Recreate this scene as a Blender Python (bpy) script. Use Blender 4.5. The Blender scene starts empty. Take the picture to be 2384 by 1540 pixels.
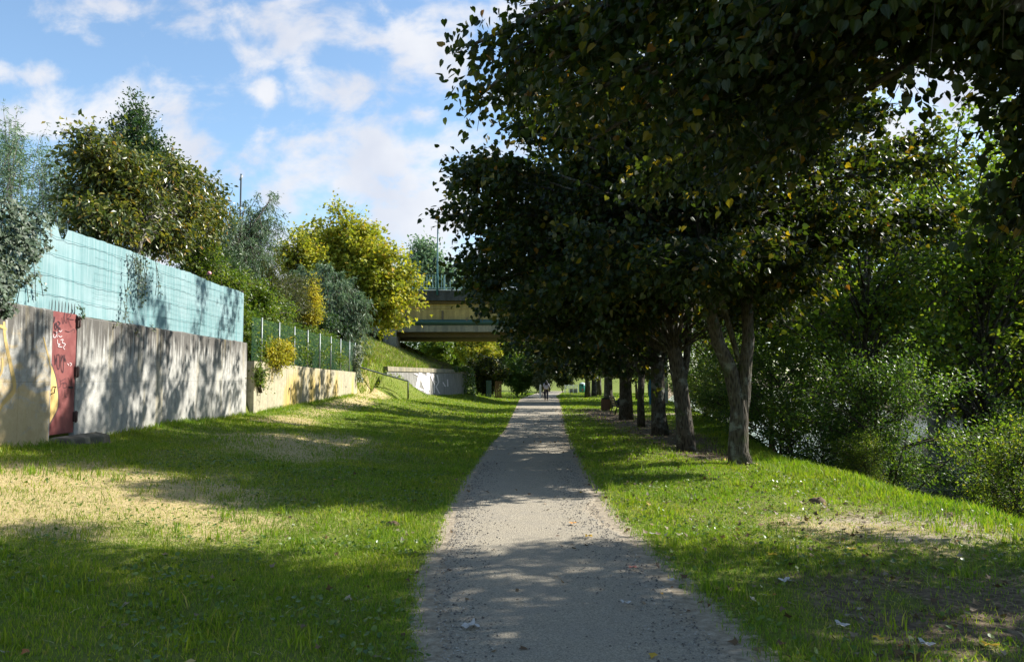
import bpy, math, random
import numpy as np
from mathutils import Vector
random.seed(5); RNG = np.random.default_rng(11)
SC = bpy.context.scene; COL = SC.collection

# ------------------------------------------------------------------ camera maths (photo units: 2384 wide)
F = 1826.0; CX, CY = 1192.0, 770.0; EYE = 1.65
PITCH = math.atan((884-770)/F); CP, SP = math.cos(PITCH), math.sin(PITCH)
def ray(u, v):
    a = (u-CX)/F; b = (CY-v)/F
    return (a, CP-b*SP, SP+b*CP)
def P(u, v, D):
    d = ray(u, v); k = D/d[1]
    return np.array((d[0]*k, D, EYE+d[2]*k))
def G(u, v, z=0.0):
    d = ray(u, v); k = (z-EYE)/d[2]
    return np.array((d[0]*k, d[1]*k, z))

# ------------------------------------------------------------------ numpy noise
_T = np.random.default_rng(3).random((256, 256))
def vnoise(x, y):
    xi = np.floor(x).astype(int); yi = np.floor(y).astype(int); fx = x-xi; fy = y-yi
    fx = fx*fx*(3-2*fx); fy = fy*fy*(3-2*fy)
    g = lambda a, b: _T[a & 255, b & 255]
    return (g(xi, yi)*(1-fx)+g(xi+1, yi)*fx)*(1-fy)+(g(xi, yi+1)*(1-fx)+g(xi+1, yi+1)*fx)*fy
def fbm(x, y, o=4):
    s = 0; a = .5; t = 0
    for i in range(o):
        s = s+a*vnoise(x*2**i+17*i, y*2**i+31*i); t += a; a *= .5
    return s/t
def sstep(a, b, x):
    t = np.clip((x-a)/(b-a), 0, 1); return t*t*(3-2*t)

# ------------------------------------------------------------------ terrain
LE = [(1020, 1540), (1008, 1440), (1003, 1350), (1045, 1250), (1065, 1180), (1105, 1100), (1145, 1040), (1180, 1000), (1200, 955), (1210, 930)]
RE = [(1710, 1540), (1620, 1440), (1530, 1340), (1452, 1260), (1393, 1190), (1348, 1100), (1322, 1040), (1310, 1000), (1305, 960), (1300, 930)]
lp = np.array([G(*q) for q in LE]); rp = np.array([G(*q) for q in RE])
LY = np.r_[-30, 3.0, lp[:, 1], 80, 120, 400]; LX = np.r_[-.8, -.56, lp[:, 0], 1.6, 5, 60]
RY = np.r_[-30, 3.0, rp[:, 1], 80, 120, 400]; RX = np.r_[1.1, 1.22, rp[:, 0], 4.4, 8, 64]
def pl(y): return np.interp(y, LY, LX)
def pr(y): return np.interp(y, RY, RX)
WY0, WY1 = 5.0, 24.0
def wallx(y): return -7.57-.0435*(y-11.6)
def xwall(y):
    return np.interp(y, [-30, 0, 24, 24.2, 37, 44, 50, 60, 64, 80, 120, 400], [-7.0, wallx(0), wallx(24), -7.9, -7.3, -6.8, -5.33, -3.4, -4, -6, -10, -40])
def zbase(y): return np.interp(y, [-30, 8, 24, 30, 37, 44, 60, 70, 120], [.5, .6, .6, .8, 1.05, .72, .62, .4, .3])
def crest(y): return np.interp(y, [-30, 5, 9, 14, 17, 22, 26, 35, 60, 80, 140, 400], [6.2, 6.0, 5.75, 5.55, 5.4, 6.3, 7.2, 8.5, 12, 14, 25, 90])
def height(x, y):
    x = np.asarray(x, float); y = np.asarray(y, float)
    l = pl(y); w = xwall(y); zb = zbase(y)
    t = np.clip((l-1.0-x)/np.maximum(l-1.0-w, .5), 0, 1)
    z = zb*(t**1.25)
    n = (fbm(x*1.3+50, y*1.3)-.5)*.10+(fbm(x*.35, y*.35+9)-.5)*.14
    away = np.clip((np.minimum(np.abs(x-l), np.abs(x-pr(y)))-.45)/1.2, 0, 1)*((x < l) | (x > pr(y)))
    z = z+n*away
    z = z+1.35*sstep(38.5, 43, y)*(1-sstep(44.5, 49.8, y))*np.clip(1-(x-w)/1.3, 0, 1)**1.4*(x > w)
    s = w-x
    gard = np.interp(y, [-30, 24, 24.1, 36, 38.5], [2.35, 2.35, 2.0, 1.75, 1.3])
    hb = np.interp(y, [37, 38.5, 41, 48, 60], [1.3, 1.9, 2.45, 2.3, 2.25])
    sl = np.interp(y, [37, 42, 46], [.25, .38, .42])
    mound = np.minimum(hb+sl*np.maximum(s, 0), 6.6)+n*2
    gm = sstep(37, 39.5, y)
    behind = gard*(1-gm)+mound*gm
    fade = 1-sstep(60.8, 63.5, y)
    k = sstep(.1, .35, s)*fade
    z = z*(1-k)+behind*k
    c = crest(y); e = x-c
    z = z-np.where(e > 0, np.minimum(.12*e+.28*np.minimum(e, 1.5)**2+np.maximum(e-1.5, 0)*.55, 2.9), 0)
    far = np.interp(y, [-30, 60, 400], [20, 26, 60])
    z = z+sstep(far-4, far+2, e)*4.6
    z = z+sstep(125, 160, y)*np.clip((x-2)*.2, 0, 3.5)*(e < 0)
    return z
def H(x, y): return float(height(np.array([x]), np.array([y]))[0])

# ------------------------------------------------------------------ mesh helpers
def fastmesh(name, chunks, mats):
    """chunks: (verts Nx3, faces Mxk, material index, smooth)"""
    me = bpy.data.meshes.new(name)
    V = []; off = 0; loops = []; sizes = []; mi = []; sm = []
    for v, f, m, s in chunks:
        if len(f) == 0: continue
        V.append(v); loops.append((f+off).ravel()); sizes.append(np.full(len(f), f.shape[1])); mi.append(np.full(len(f), m)); sm.append(np.full(len(f), s)); off += len(v)
    V = np.concatenate(V); loops = np.concatenate(loops); sizes = np.concatenate(sizes); mi = np.concatenate(mi); sm = np.concatenate(sm)
    me.vertices.add(len(V)); me.vertices.foreach_set('co', V.astype(np.float32).ravel())
    me.loops.add(len(loops)); me.loops.foreach_set('vertex_index', loops.astype(np.int32))
    me.polygons.add(len(sizes)); me.polygons.foreach_set('loop_start', np.r_[0, np.cumsum(sizes)[:-1]].astype(np.int32))
    me.polygons.foreach_set('loop_total', sizes.astype(np.int32))
    me.polygons.foreach_set('material_index', mi.astype(np.int32)); me.polygons.foreach_set('use_smooth', sm.astype(bool))
    for m in mats: me.materials.append(m)
    me.update(calc_edges=True)
    return me
ORG = {}
def tag(o, label=None, cat=None, group=None, kind=None):
    if label: o['label'] = label
    if cat: o['category'] = cat
    if group: o['group'] = group
    if kind: o['kind'] = kind
    return o
def link(name, me, parent=None, origin=None, shift=True):
    """mesh in world coordinates -> object whose frame is its thing's base"""
    o = bpy.data.objects.new(name, me); COL.objects.link(o)
    if parent is not None:
        org = ORG[parent.name]; o.parent = parent
    else:
        org = np.array(origin if origin is not None else (0, 0, 0), float); o.location = org
    if np.any(org != 0):
        n = len(me.vertices); c = np.empty(n*3, np.float32); me.vertices.foreach_get('co', c)
        c = c.reshape(-1, 3)-org.astype(np.float32); me.vertices.foreach_set('co', c.ravel()); me.update()
    ORG[o.name] = np.array(org, float)
    return o
def empty(name, loc, label=None, cat=None, group=None):
    o = bpy.data.objects.new(name, None); COL.objects.link(o); o.location = tuple(map(float, loc)); o.empty_display_size = .2
    ORG[o.name] = np.array(loc, float); tag(o, label, cat, group); return o
class MB:
    def __init__(s): s.v = []; s.f = []; s.m = []; s.sm = []
    def face(s, pts, m=0, sm=False):
        n = len(s.v); s.v += [tuple(map(float, p)) for p in pts]; s.f.append(tuple(range(n, n+len(pts)))); s.m.append(m); s.sm.append(sm)
    def hexa(s, c, m=0):
        n = len(s.v); s.v += [tuple(map(float, p)) for p in c]
        for q in ((0, 3, 2, 1), (4, 5, 6, 7), (0, 1, 5, 4), (1, 2, 6, 5), (2, 3, 7, 6), (3, 0, 4, 7)):
            s.f.append(tuple(n+i for i in q)); s.m.append(m); s.sm.append(False)
    def box(s, x0, x1, y0, y1, z0, z1, m=0):
        s.hexa([(x0, y0, z0), (x1, y0, z0), (x1, y1, z0), (x0, y1, z0), (x0, y0, z1), (x1, y0, z1), (x1, y1, z1), (x0, y1, z1)], m)
    def tube(s, pts, rad, n=8, m=0, sm=True, noise=0, rs=None):
        pts = [np.array(p, float) for p in pts]
        if np.isscalar(rad): rad = [rad]*len(pts)
        b = len(s.v); up0 = None
        for i, p in enumerate(pts):
            t = pts[min(i+1, len(pts)-1)]-pts[max(i-1, 0)]; t = t/(np.linalg.norm(t)+1e-9)
            if up0 is None:
                up0 = np.cross(t, (1, 0, 0)) if abs(t[0]) < .9 else np.cross(t, (0, 1, 0))
            a = up0-t*np.dot(up0, t); a /= np.linalg.norm(a)+1e-9; up0 = a; c = np.cross(t, a)
            for k in range(n):
                th = 2*math.pi*k/n; r = rad[i]
                if noise: r *= 1+noise*(math.sin(3*th+i*.7+b)*.5+(rs or random).uniform(-.6, .6))
                s.v.append(tuple(p+a*math.cos(th)*r+c*math.sin(th)*r))
        for i in range(len(pts)-1):
            for k in range(n):
                s.f.append((b+i*n+k, b+i*n+(k+1) % n, b+(i+1)*n+(k+1) % n, b+(i+1)*n+k)); s.m.append(m); s.sm.append(sm)
        s.f.append(tuple(b+k for k in reversed(range(n)))); s.m.append(m); s.sm.append(False)
        e = b+(len(pts)-1)*n; s.f.append(tuple(e+k for k in range(n))); s.m.append(m); s.sm.append(False)
    def lathe(s, c, prof, n=16, m=0, sx=1, sy=1):
        b = len(s.v)
        for r, z in prof:
            for k in range(n):
                th = 2*math.pi*k/n; s.v.append((c[0]+r*sx*math.cos(th), c[1]+r*sy*math.sin(th), c[2]+z))
        for i in range(len(prof)-1):
            for k in range(n):
                s.f.append((b+i*n+k, b+i*n+(k+1) % n, b+(i+1)*n+(k+1) % n, b+(i+1)*n+k)); s.m.append(m); s.sm.append(True)
        s.f.append(tuple(b+k for k in reversed(range(n)))); s.m.append(m); s.sm.append(False)
        e = b+(len(prof)-1)*n; s.f.append(tuple(e+k for k in range(n))); s.m.append(m); s.sm.append(False)
    def mesh(s, name, mats):
        me = bpy.data.meshes.new(name); me.from_pydata(s.v, [], s.f)
        for m in (mats if isinstance(mats, (list, tuple)) else [mats]): me.materials.append(m)
        me.polygons.foreach_set('material_index', s.m); me.polygons.foreach_set('use_smooth', s.sm); me.update(); return me
    def build(s, name, mats, parent=None, origin=None): return link(name, s.mesh(name, mats), parent, origin)

# ------------------------------------------------------------------ materials
class N:
    def __init__(s, name):
        s.m = bpy.data.materials.new(name); s.m.use_nodes = True; s.t = s.m.node_tree; s.t.nodes.clear()
        s.out = s.t.nodes.new('ShaderNodeOutputMaterial')
    def n(s, t, ins=None, **kw):
        x = s.t.nodes.new('ShaderNode'+t)
        for k, v in kw.items(): setattr(x, k, v)
        for k, v in (ins or {}).items():
            if isinstance(v, bpy.types.NodeSocket): s.t.links.new(v, x.inputs[k])
            else: x.inputs[k].default_value = v
        return x
    def ramp(s, fac, stops, interp='LINEAR'):
        r = s.t.nodes.new('ShaderNodeValToRGB'); r.color_ramp.interpolation = interp; e = r.color_ramp.elements
        while len(e) < len(stops): e.new(.5)
        for i, (p, c) in enumerate(stops):
            e[i].position = p; e[i].color = c if len(c) == 4 else (*c, 1)
        s.t.links.new(fac, r.inputs[0]); return r.outputs[0]
    def math(s, op, a, b=0.0, c=0.0, clamp=False):
        x = s.n('Math', {0: a, 1: b, 2: c}, operation=op); x.use_clamp = clamp; return x.outputs[0]
    def mix(s, f, a, b, blend='MIX'):
        x = s.n('Mix', data_type='RGBA', blend_type=blend)
        for k, v in ((0, f), (6, a), (7, b)):
            if isinstance(v, bpy.types.NodeSocket): s.t.links.new(v, x.inputs[k])
            else: x.inputs[k].default_value = v if (k == 0 or len(v) == 4) else (*v, 1)
        return x.outputs[2]
    def pos(s, scale=(1, 1, 1), loc=(0, 0, 0)):
        g = s.n('NewGeometry'); mp = s.n('Mapping', {'Vector': g.outputs['Position'], 'Scale': scale, 'Location': loc}); return mp.outputs[0]
    def noise(s, vec, scale, detail=4, rough=.55, dist=0.0):
        return s.n('TexNoise', {'Vector': vec, 'Scale': scale, 'Detail': detail, 'Roughness': rough, 'Distortion': dist}).outputs[0]
    def bump(s, h, strength=.3, dist=.02): return s.n('Bump', {'Height': h, 'Strength': strength, 'Distance': dist}).outputs[0]
    def done(s, col, rough=.8, bump=None, metallic=0.0, spec=.4, alpha=None, shader=None):
        b = s.n('BsdfPrincipled', {'Metallic': metallic, 'Specular IOR Level': spec})
        for k, v in (('Base Color', col), ('Roughness', rough)):
            if isinstance(v, bpy.types.NodeSocket): s.t.links.new(v, b.inputs[k])
            else: b.inputs[k].default_value = v if k == 'Roughness' else (*v, 1)
        if bump is not None: s.t.links.new(bump, b.inputs['Normal'])
        if alpha is not None: s.t.links.new(alpha, b.inputs['Alpha'])
        s.t.links.new(b.outputs[0], s.out.inputs[0]); return s.m
def ss(n, fac, a, b): return n.n('MapRange', {0: fac, 1: a, 2: b, 3: 0.0, 4: 1.0}, interpolation_type='SMOOTHSTEP').outputs[0]

def leafmat(name, stops, transl=.4, rough=.38, spec=.5, tcol=(1.5, 1.5, .6), patch=None):
    n = N(name); g = n.n('NewGeometry'); r = g.outputs['Random Per Island']
    col = n.ramp(r, stops)
    big = n.noise(n.pos(), 1.1, 2)
    col = n.mix(ss(n, big, .35, .65), col, n.mix(1.0, col, (.72, .8, .75), 'MULTIPLY'))
    if name == 'grass_blade': col = n.mix(ss(n, n.noise(n.pos(), .55, 5, .65), .42, .62), col, n.mix(1.0, col, (1.55, 1.22, 1.3), 'MULTIPLY'))
    b = n.n('BsdfPrincipled', {'Base Color': col, 'Roughness': rough, 'Specular IOR Level': spec})
    tc = n.mix(1.0, col, (*tcol, 1), 'MULTIPLY')
    t = n.n('BsdfTranslucent', {'Color': tc})
    mx = n.n('MixShader', {0: transl, 1: b.outputs[0], 2: t.outputs[0]})
    n.t.links.new(mx.outputs[0], n.out.inputs[0]); return n.m
def plain(name, col, rough=.6, metallic=0.0, var=.25, scale=6, spec=.4):
    n = N(name); k = n.noise(n.pos(), scale, 5)
    c = n.mix(k, tuple(x*(1-var) for x in col), tuple(min(1, x*(1+var)) for x in col))
    return n.done(c, rough, n.bump(k, .2, .01), metallic, spec)

M = {}
M['lime'] = leafmat('lime_leaf', [(0, (.017, .032, .010)), (.5, (.029, .048, .011)), (.84, (.052, .066, .013)), (.95, (.095, .085, .018)), (.985, (.26, .19, .02)), (1, (.18, .08, .02))], .42, .42, .35, (1.9, 1.8, .5))
M['bank'] = leafmat('bank_leaf', [(0, (.070, .125, .016)), (.55, (.135, .205, .026)), (.9, (.21, .26, .035)), (1, (.36, .30, .04))], .5, .5, .3)
M['shrub'] = leafmat('shrub_leaf', [(0, (.045, .10, .018)), (.6, (.095, .175, .028)), (1, (.19, .25, .04))], .45, .42, .4)
M['khaki'] = leafmat('khaki_leaf', [(0, (.045, .070, .018)), (.45, (.095, .125, .03)), (.75, (.19, .20, .045)), (.95, (.32, .27, .05)), (1, (.34, .17, .04))], .3, .32, .6)
M['laurel'] = leafmat('laurel_leaf', [(0, (.028, .065, .022)), (.7, (.05, .10, .035)), (1, (.10, .15, .05))], .3, .35, .5)
M['bamboo'] = leafmat('bamboo_leaf', [(0, (.11, .19, .10)), (.6, (.18, .27, .15)), (1, (.32, .39, .26))], .35, .45, .4, (1.2, 1.3, .9))
M['mimosa'] = leafmat('mimosa_leaf', [(0, (.07, .12, .065)), (.6, (.17, .24, .14)), (1, (.30, .37, .25))], .3, .45, .4, (1.2, 1.3, .9))
M['maple'] = leafmat('maple_leaf', [(0, (.22, .26, .028)), (.5, (.40, .40, .04)), (.88, (.54, .48, .06)), (1, (.58, .36, .05))], .4, .5, .3, (1.2, 1.2, .6))
M['yellow'] = leafmat('golden_leaf', [(0, (.34, .33, .03)), (.6, (.55, .50, .05)), (1, (.60, .42, .05))], .4, .5, .3, (1.2, 1.15, .6))
M['fresh'] = leafmat('fresh_leaf', [(0, (.07, .13, .018)), (.6, (.13, .20, .028)), (1, (.24, .26, .04))], .42, .42, .4)
M['olive'] = leafmat('olive_leaf', [(0, (.045, .065, .022)), (.6, (.09, .11, .04)), (1, (.18, .17, .06))], .35, .42, .4)
M['ivy'] = leafmat('ivy_leaf', [(0, (.032, .052, .026)), (.6, (.068, .098, .052)), (1, (.14, .175, .11))], .15, .5, .35)
M['grey'] = leafmat('grey_leaf', [(0, (.08, .11, .06)), (.6, (.16, .19, .11)), (1, (.30, .31, .2))], .3, .45, .4)
M['grass'] = leafmat('grass_blade', [(0, (.095, .18, .011)), (.5, (.19, .29, .019)), (.85, (.29, .36, .034)), (1, (.37, .32, .115))], .42, .5, .3, (1.15, 1.35, .4))
M['straw'] = leafmat('straw_blade', [(0, (.34, .26, .11)), (.5, (.54, .42, .20)), (1, (.70, .58, .32))], .2, .6, .3, (1, 1, .8))
M['weed'] = leafmat('weed_leaf', [(0, (.07, .13, .015)), (.6, (.12, .19, .025)), (1, (.18, .24, .05))], .3, .4, .5)
M['litter'] = leafmat('fallen_leaf', [(0, (.08, .045, .025)), (.45, (.17, .10, .05)), (.75, (.27, .19, .12)), (.92, (.45, .38, .30)), (.96, (.60, .36, .04)), (1, (.35, .10, .04))], .15, .6, .3, (1, 1, .8))
M['twig'] = plain('twig_bark', (.045, .035, .022), .85, scale=20)

def barkmat(name, c0, c1, lichen):
    n = N(name); p = n.pos((1, 1, .22)); k = n.noise(p, 26, 6, .65); v = n.n('TexVoronoi', {'Vector': p, 'Scale': 30.0}).outputs[0]
    h = n.math('ADD', k, v); c = n.mix(ss(n, h, .5, 1.3), c0, c1)
    l = n.noise(n.pos(), 3.2, 6, .7); c = n.mix(n.math('MULTIPLY', ss(n, l, .52, .66), .75), c, lichen)
    m2 = n.noise(n.pos(loc=(5, 2, 7)), 2.3, 5, .6); c = n.mix(n.math('MULTIPLY', ss(n, m2, .56, .66), .7), c, (.045, .055, .015))
    return n.done(c, .9, n.bump(h, .9, .03), spec=.2)
M['bark'] = barkmat('lime_bark', (.025, .020, .015), (.095, .08, .06), (.22, .23, .20))
M['palebark'] = barkmat('pale_bark', (.12, .11, .085), (.28, .26, .22), (.42, .42, .38))

def wallmat(name, base, dark, kind):
    n = N(name); g = n.n('NewGeometry'); sp = n.n('SeparateXYZ', {0: g.outputs['Position']}); Y, Z = sp.outputs[1], sp.outputs[2]
    streak = n.noise(n.pos((1, 7, .55)), 1.6, 6, .62); fine = n.noise(n.pos(), 9, 6, .65); big = n.noise(n.pos(), .8, 4)
    c = n.mix(ss(n, fine, .3, .7), tuple(x*.82 for x in base), tuple(min(1, x*1.12) for x in base))
    c = n.mix(n.math('MULTIPLY', ss(n, big, .4, .7), .35), c, tuple(x*.6 for x in base))
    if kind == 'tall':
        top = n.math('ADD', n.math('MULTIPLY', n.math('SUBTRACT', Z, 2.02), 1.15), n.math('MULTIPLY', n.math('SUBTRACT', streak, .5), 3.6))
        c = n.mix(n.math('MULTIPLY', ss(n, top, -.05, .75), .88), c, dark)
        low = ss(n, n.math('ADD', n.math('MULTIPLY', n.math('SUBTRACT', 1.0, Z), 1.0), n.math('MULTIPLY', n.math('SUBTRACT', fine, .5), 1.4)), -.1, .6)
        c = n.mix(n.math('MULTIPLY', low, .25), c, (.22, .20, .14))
        jn = n.math('MAXIMUM', n.math('LESS_THAN', n.math('PINGPONG', n.math('ADD', Y, .4), 1.25), .008), n.math('LESS_THAN', n.math('ABSOLUTE', n.math('SUBTRACT', Z, 1.62)), .006)); c = n.mix(n.math('MULTIPLY', jn, .4), c, (.12, .11, .09))
        blot = n.noise(n.pos((1, 1, 1), (4, 4, 1)), 2.6, 6, .7); c = n.mix(n.math('MULTIPLY', ss(n, blot, .5, .64), .42), c, (.17, .16, .14))
        # faded yellow mural paint towards the near end of the wall
        yl = n.math('LESS_THAN', Y, 12.98)
        w = n.noise(n.pos((1, 1.2, 2.6), (3, 1, 5)), 1.5, 5, .6, 1.2)
        a = n.math('ADD', n.math('MULTIPLY', n.math('SUBTRACT', 1.75, Z), .22), w)
        f = n.math('MULTIPLY', n.math('MULTIPLY', ss(n, a, .42, .64), yl), .5)
        c = n.mix(f, c, (.60, .40, .12))
        rust = n.noise(n.pos((1, 2.5, .35), (0, 9, 0)), 1.2, 4)
        c = n.mix(n.math('MULTIPLY', ss(n, rust, .58, .72), .3), c, (.42, .33, .13))
    elif kind == 'low':
        yb = n.noise(n.pos((1, .7, .25), (0, 3, 0)), 1.3, 5, .6)
        mid = n.math('MULTIPLY', ss(n, yb, .48, .60), ss(n, n.math('ADD', Z, n.math('MULTIPLY', streak, -.7)), 2.0, 1.1))
        c = n.mix(n.math('MULTIPLY', mid, .8), c, (.50, .35, .08))
        c = n.mix(n.math('MULTIPLY', ss(n, streak, .50, .66), .7), c, dark)
        pan = n.math('PINGPONG', n.math('ADD', Y, .3), 1.25); c = n.mix(n.math('MULTIPLY', n.math('LESS_THAN', pan, .02), .5), c, (.05, .05, .04))
    elif kind == 'wing':
        c = n.mix(n.math('MULTIPLY', ss(n, streak, .42, .62), .75), c, dark)
    else:
        c = n.mix(n.math('MULTIPLY', ss(n, n.noise(n.pos((3, 3, .5)), 1.3, 5), .42, .62), .7), c, dark)
    return n.done(c, .92, n.bump(n.math('ADD', fine, n.noise(n.pos(), 45, 3)), .4, .015), spec=.2)
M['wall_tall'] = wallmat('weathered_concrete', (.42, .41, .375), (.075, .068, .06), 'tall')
M['wall_low'] = wallmat('stained_concrete', (.42, .375, .26), (.22, .21, .18), 'low')
M['wing'] = wallmat('abutment_concrete', (.32, .31, .285), (.14, .13, .12), 'wing')
M['bridge_dark'] = wallmat('mossy_fascia', (.085, .083, .075), (.035, .034, .03), 'plain')
M['bridge_beige'] = wallmat('beige_concrete', (.52, .38, .14), (.32, .23, .09), 'plain')
M['bridge_grey'] = wallmat('grey_concrete', (.33, .29, .20), (.16, .15, .115), 'plain')
M['soffit'] = plain('soffit_brown', (.16, .12, .07), .9)
M['pipe'] = plain('pipe_green', (.035, .085, .065), .5)
M['rail_teal'] = plain('railing_paint', (.30, .46, .44), .45)
M['rail_dark'] = plain('dark_paint', (.012, .022, .02), .6)
M['lamp_paint'] = plain('pole_paint', (.03, .12, .13), .45)
M['metal'] = plain('galvanised_post', (.30, .33, .32), .5, .3)
M['rust'] = plain('rusty_iron', (.06, .035, .03), .8)
M['white'] = plain('white_paint', (.78, .78, .76), .6, var=.08)
M['black_paint'] = plain('black_spray', (.018, .016, .02), .6)
M['tag_dark'] = plain('maroon_spray', (.05, .022, .028), .7)
M['tag_white'] = plain('white_spray', (.68, .62, .62), .7, var=.1)
M['tag_purple'] = plain('grey_outline', (.10, .07, .07), .7)
M['ochre'] = plain('ochre_paint', (.50, .36, .14), .8, var=.3, scale=9)
M['door_yellow'] = plain('cream_yellow_paint', (.68, .47, .17), .6, var=.12)
def doormat():
    n = N('red_oxide_paint'); k = n.noise(n.pos(), 5, 6, .65); st = n.noise(n.pos((1, 9, .8)), 1.7, 5)
    c = n.mix(ss(n, k, .3, .7), (.19, .055, .052), (.26, .09, .082)); c = n.mix(n.math('MULTIPLY', ss(n, st, .55, .75), .5), c, (.12, .055, .045))
    return n.done(c, .55, n.bump(k, .15, .01))
M['door'] = doormat()
def screenmat():
    n = N('bleached_teal_screen'); st = n.noise(n.pos((1, 6, .25)), 2.2, 5, .6); b = n.noise(n.pos((1, .7, 1.2)), 1.0, 4); w = n.noise(n.pos((1, 60, 1.0)), 3.0, 2)
    c = n.mix(ss(n, st, .32, .68), (.15, .30, .31), (.28, .41, .42)); c = n.mix(n.math('MULTIPLY', ss(n, b, .45, .7), .55), c, (.37, .49, .50))
    c = n.mix(n.math('MULTIPLY', ss(n, n.noise(n.pos((1, 14, .5), (0, 3, 0)), 1.6, 4), .56, .68), .6), c, (.10, .28, .28))
    c = n.mix(.10, c, n.mix(w, (.1, .3, .3), (.8, .9, .9)))
    p = n.n('BsdfPrincipled', {'Base Color': c, 'Roughness': .55, 'Normal': n.bump(n.math('ADD', w, st), .25, .01)}); t = n.n('BsdfTranslucent', {'Color': c})
    mx = n.n('MixShader', {0: .18, 1: p.outputs[0], 2: t.outputs[0]}); n.t.links.new(mx.outputs[0], n.out.inputs[0]); return n.m
M['screen'] = screenmat()
M['wire'] = plain('green_wire', (.045, .17, .18), .5); M['wire2'] = plain('pale_wire', (.14, .30, .31), .5)
def netmat():
    n = N('green_netting'); g = n.n('NewGeometry'); sp = n.n('SeparateXYZ', {0: g.outputs['Position']})
    a = n.math('LESS_THAN', n.math('FRACT', n.math('MULTIPLY', sp.outputs[1], 26.0)), .17); b = n.math('LESS_THAN', n.math('FRACT', n.math('MULTIPLY', sp.outputs[2], 26.0)), .15)
    al = n.math('MAXIMUM', a, b)
    return n.done((.015, .075, .035), .7, alpha=al)
M['net'] = netmat()

def groundmat():
    n = N('meadow_soil'); A = lambda k: n.n('Attribute', attribute_name=k).outputs['Fac']
    dirt, dry, under = A('dirt'), A('dry'), A('under')
    f1 = n.noise(n.pos(), 14, 6, .7); f2 = n.noise(n.pos(), 1.4, 5, .6); f3 = n.noise(n.pos(), 60, 3, .7)
    g = n.mix(ss(n, f1, .3, .7), (.09, .13, .016), (.19, .22, .04)); g = n.mix(n.math('MULTIPLY', ss(n, f2, .45, .7), .4), g, (.17, .17, .05))
    g = n.mix(n.math('MULTIPLY', ss(n, f3, .5, .75), .35), g, (.20, .18, .08))
    st = n.noise(n.pos((3, 9, 1)), 7, 6, .7, 1.5); s = n.mix(ss(n, st, .3, .7), (.32, .24, .10), (.62, .50, .26)); s = n.mix(n.math('MULTIPLY', ss(n, f1, .5, .7), .35), s, (.15, .17, .05))
    c = n.mix(ss(n, n.math('ADD', dry, n.math('MULTIPLY', n.math('SUBTRACT', f1, .5), .7)), .35, .65), g, s)
    d = n.mix(ss(n, f1, .3, .7), (.24, .195, .135), (.47, .40, .30)); d = n.mix(n.math('MULTIPLY', ss(n, f3, .55, .7), .4), d, (.10, .07, .045))
    c = n.mix(ss(n, n.math('ADD', dirt, n.math('MULTIPLY', n.math('SUBTRACT', f1, .5), .9)), .35, .62), c, d)
    u = n.mix(ss(n, f1, .35, .7), (.09, .066, .042), (.24, .185, .12))
    c = n.mix(ss(n, n.math('ADD', under, n.math('MULTIPLY', n.math('SUBTRACT', f2, .5), .8)), .35, .65), c, u)
    return n.done(c, .95, n.bump(n.math('ADD', f1, n.math('MULTIPLY', f3, .4)), .8, .05), spec=.15)
def pathmat():
    n = N('worn_asphalt'); e = n.n('Attribute', attribute_name='edge').outputs['Fac']
    a = n.noise(n.pos(), 95, 4, .75); v = n.n('TexVoronoi', {'Vector': n.pos(), 'Scale': 55.0}).outputs[0]; b = n.noise(n.pos(), 2.2, 5, .6); g = n.noise(n.pos((1, .35, 1)), 5, 6, .65)
    c = n.mix(ss(n, a, .35, .66), (.19, .165, .125), (.45, .395, .30)); c = n.mix(n.math('MULTIPLY', ss(n, b, .4, .7), .3), c, (.24, .22, .19))
    c = n.mix(n.math('MULTIPLY', ss(n, v, .22, .10), .5), c, (.34, .32, .29))
    d = n.mix(ss(n, n.noise(n.pos(), 40, 5, .7), .35, .65), (.24, .195, .135), (.47, .40, .30)); d = n.mix(n.math('MULTIPLY', ss(n, a, .55, .7), .5), d, (.11, .095, .08))
    c = n.mix(ss(n, n.math('ADD', e, n.math('MULTIPLY', n.math('SUBTRACT', g, .5), 1.1)), .40, .62), c, d)
    return n.done(c, .93, n.bump(n.math('ADD', a, n.math('MULTIPLY', v, .7)), .8, .012), spec=.2)
M['ground'] = groundmat(); M['path'] = pathmat()
def watermat():
    n = N('river_water'); w = n.noise(n.pos((1, .5, 1)), 3.5, 4, .6)
    return n.done((.02, .03, .028), .07, n.bump(w, .35, .05), spec=.6)
M['water'] = watermat()

# ------------------------------------------------------------------ world, sun, camera
SUN_AZ = math.radians(71); SUN_EL = math.radians(38)
w = bpy.data.worlds.new('World'); SC.world = w; w.use_nodes = True; nt = w.node_tree; nt.nodes.clear()
class WN(N):
    def __init__(s, t): s.t = t
W = WN(nt); out = nt.nodes.new('ShaderNodeOutputWorld')
sky = W.n('TexSky', sky_type='NISHITA', sun_disc=False, sun_elevation=SUN_EL, sun_rotation=SUN_AZ, air_density=1.0, dust_density=.6, ozone_density=1.6)
tc = W.n('TexCoord').outputs['Generated']; sp = W.n('SeparateXYZ', {0: tc}); yy = W.math('MAXIMUM', sp.outputs[1], .08)
A_ = W.math('DIVIDE', sp.outputs[0], yy); B_ = W.math('DIVIDE', sp.outputs[2], yy)
pv = W.n('CombineXYZ', {0: A_, 1: B_, 2: 0.0}).outputs[0]
acc = None
BL = [(645, 90, 130, 75), (500, 70, 110, 50), (1000, 110, 150, 105), (810, 210, 170, 62), (620, 215, 48, 42), (992, 262, 55, 48), (710, 400, 200, 115), (890, 340, 150, 80), (260, 260, 220, 70), (430, 330, 120, 85),
      (60, 165, 110, 36), (1000, 480, 210, 150), (290, 25, 70, 30), (1180, 60, 190, 60), (2000, 250, 800, 420), (800, 600, 600, 90), (850, 90, 110, 40), (150, 290, 140, 40)]
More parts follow.
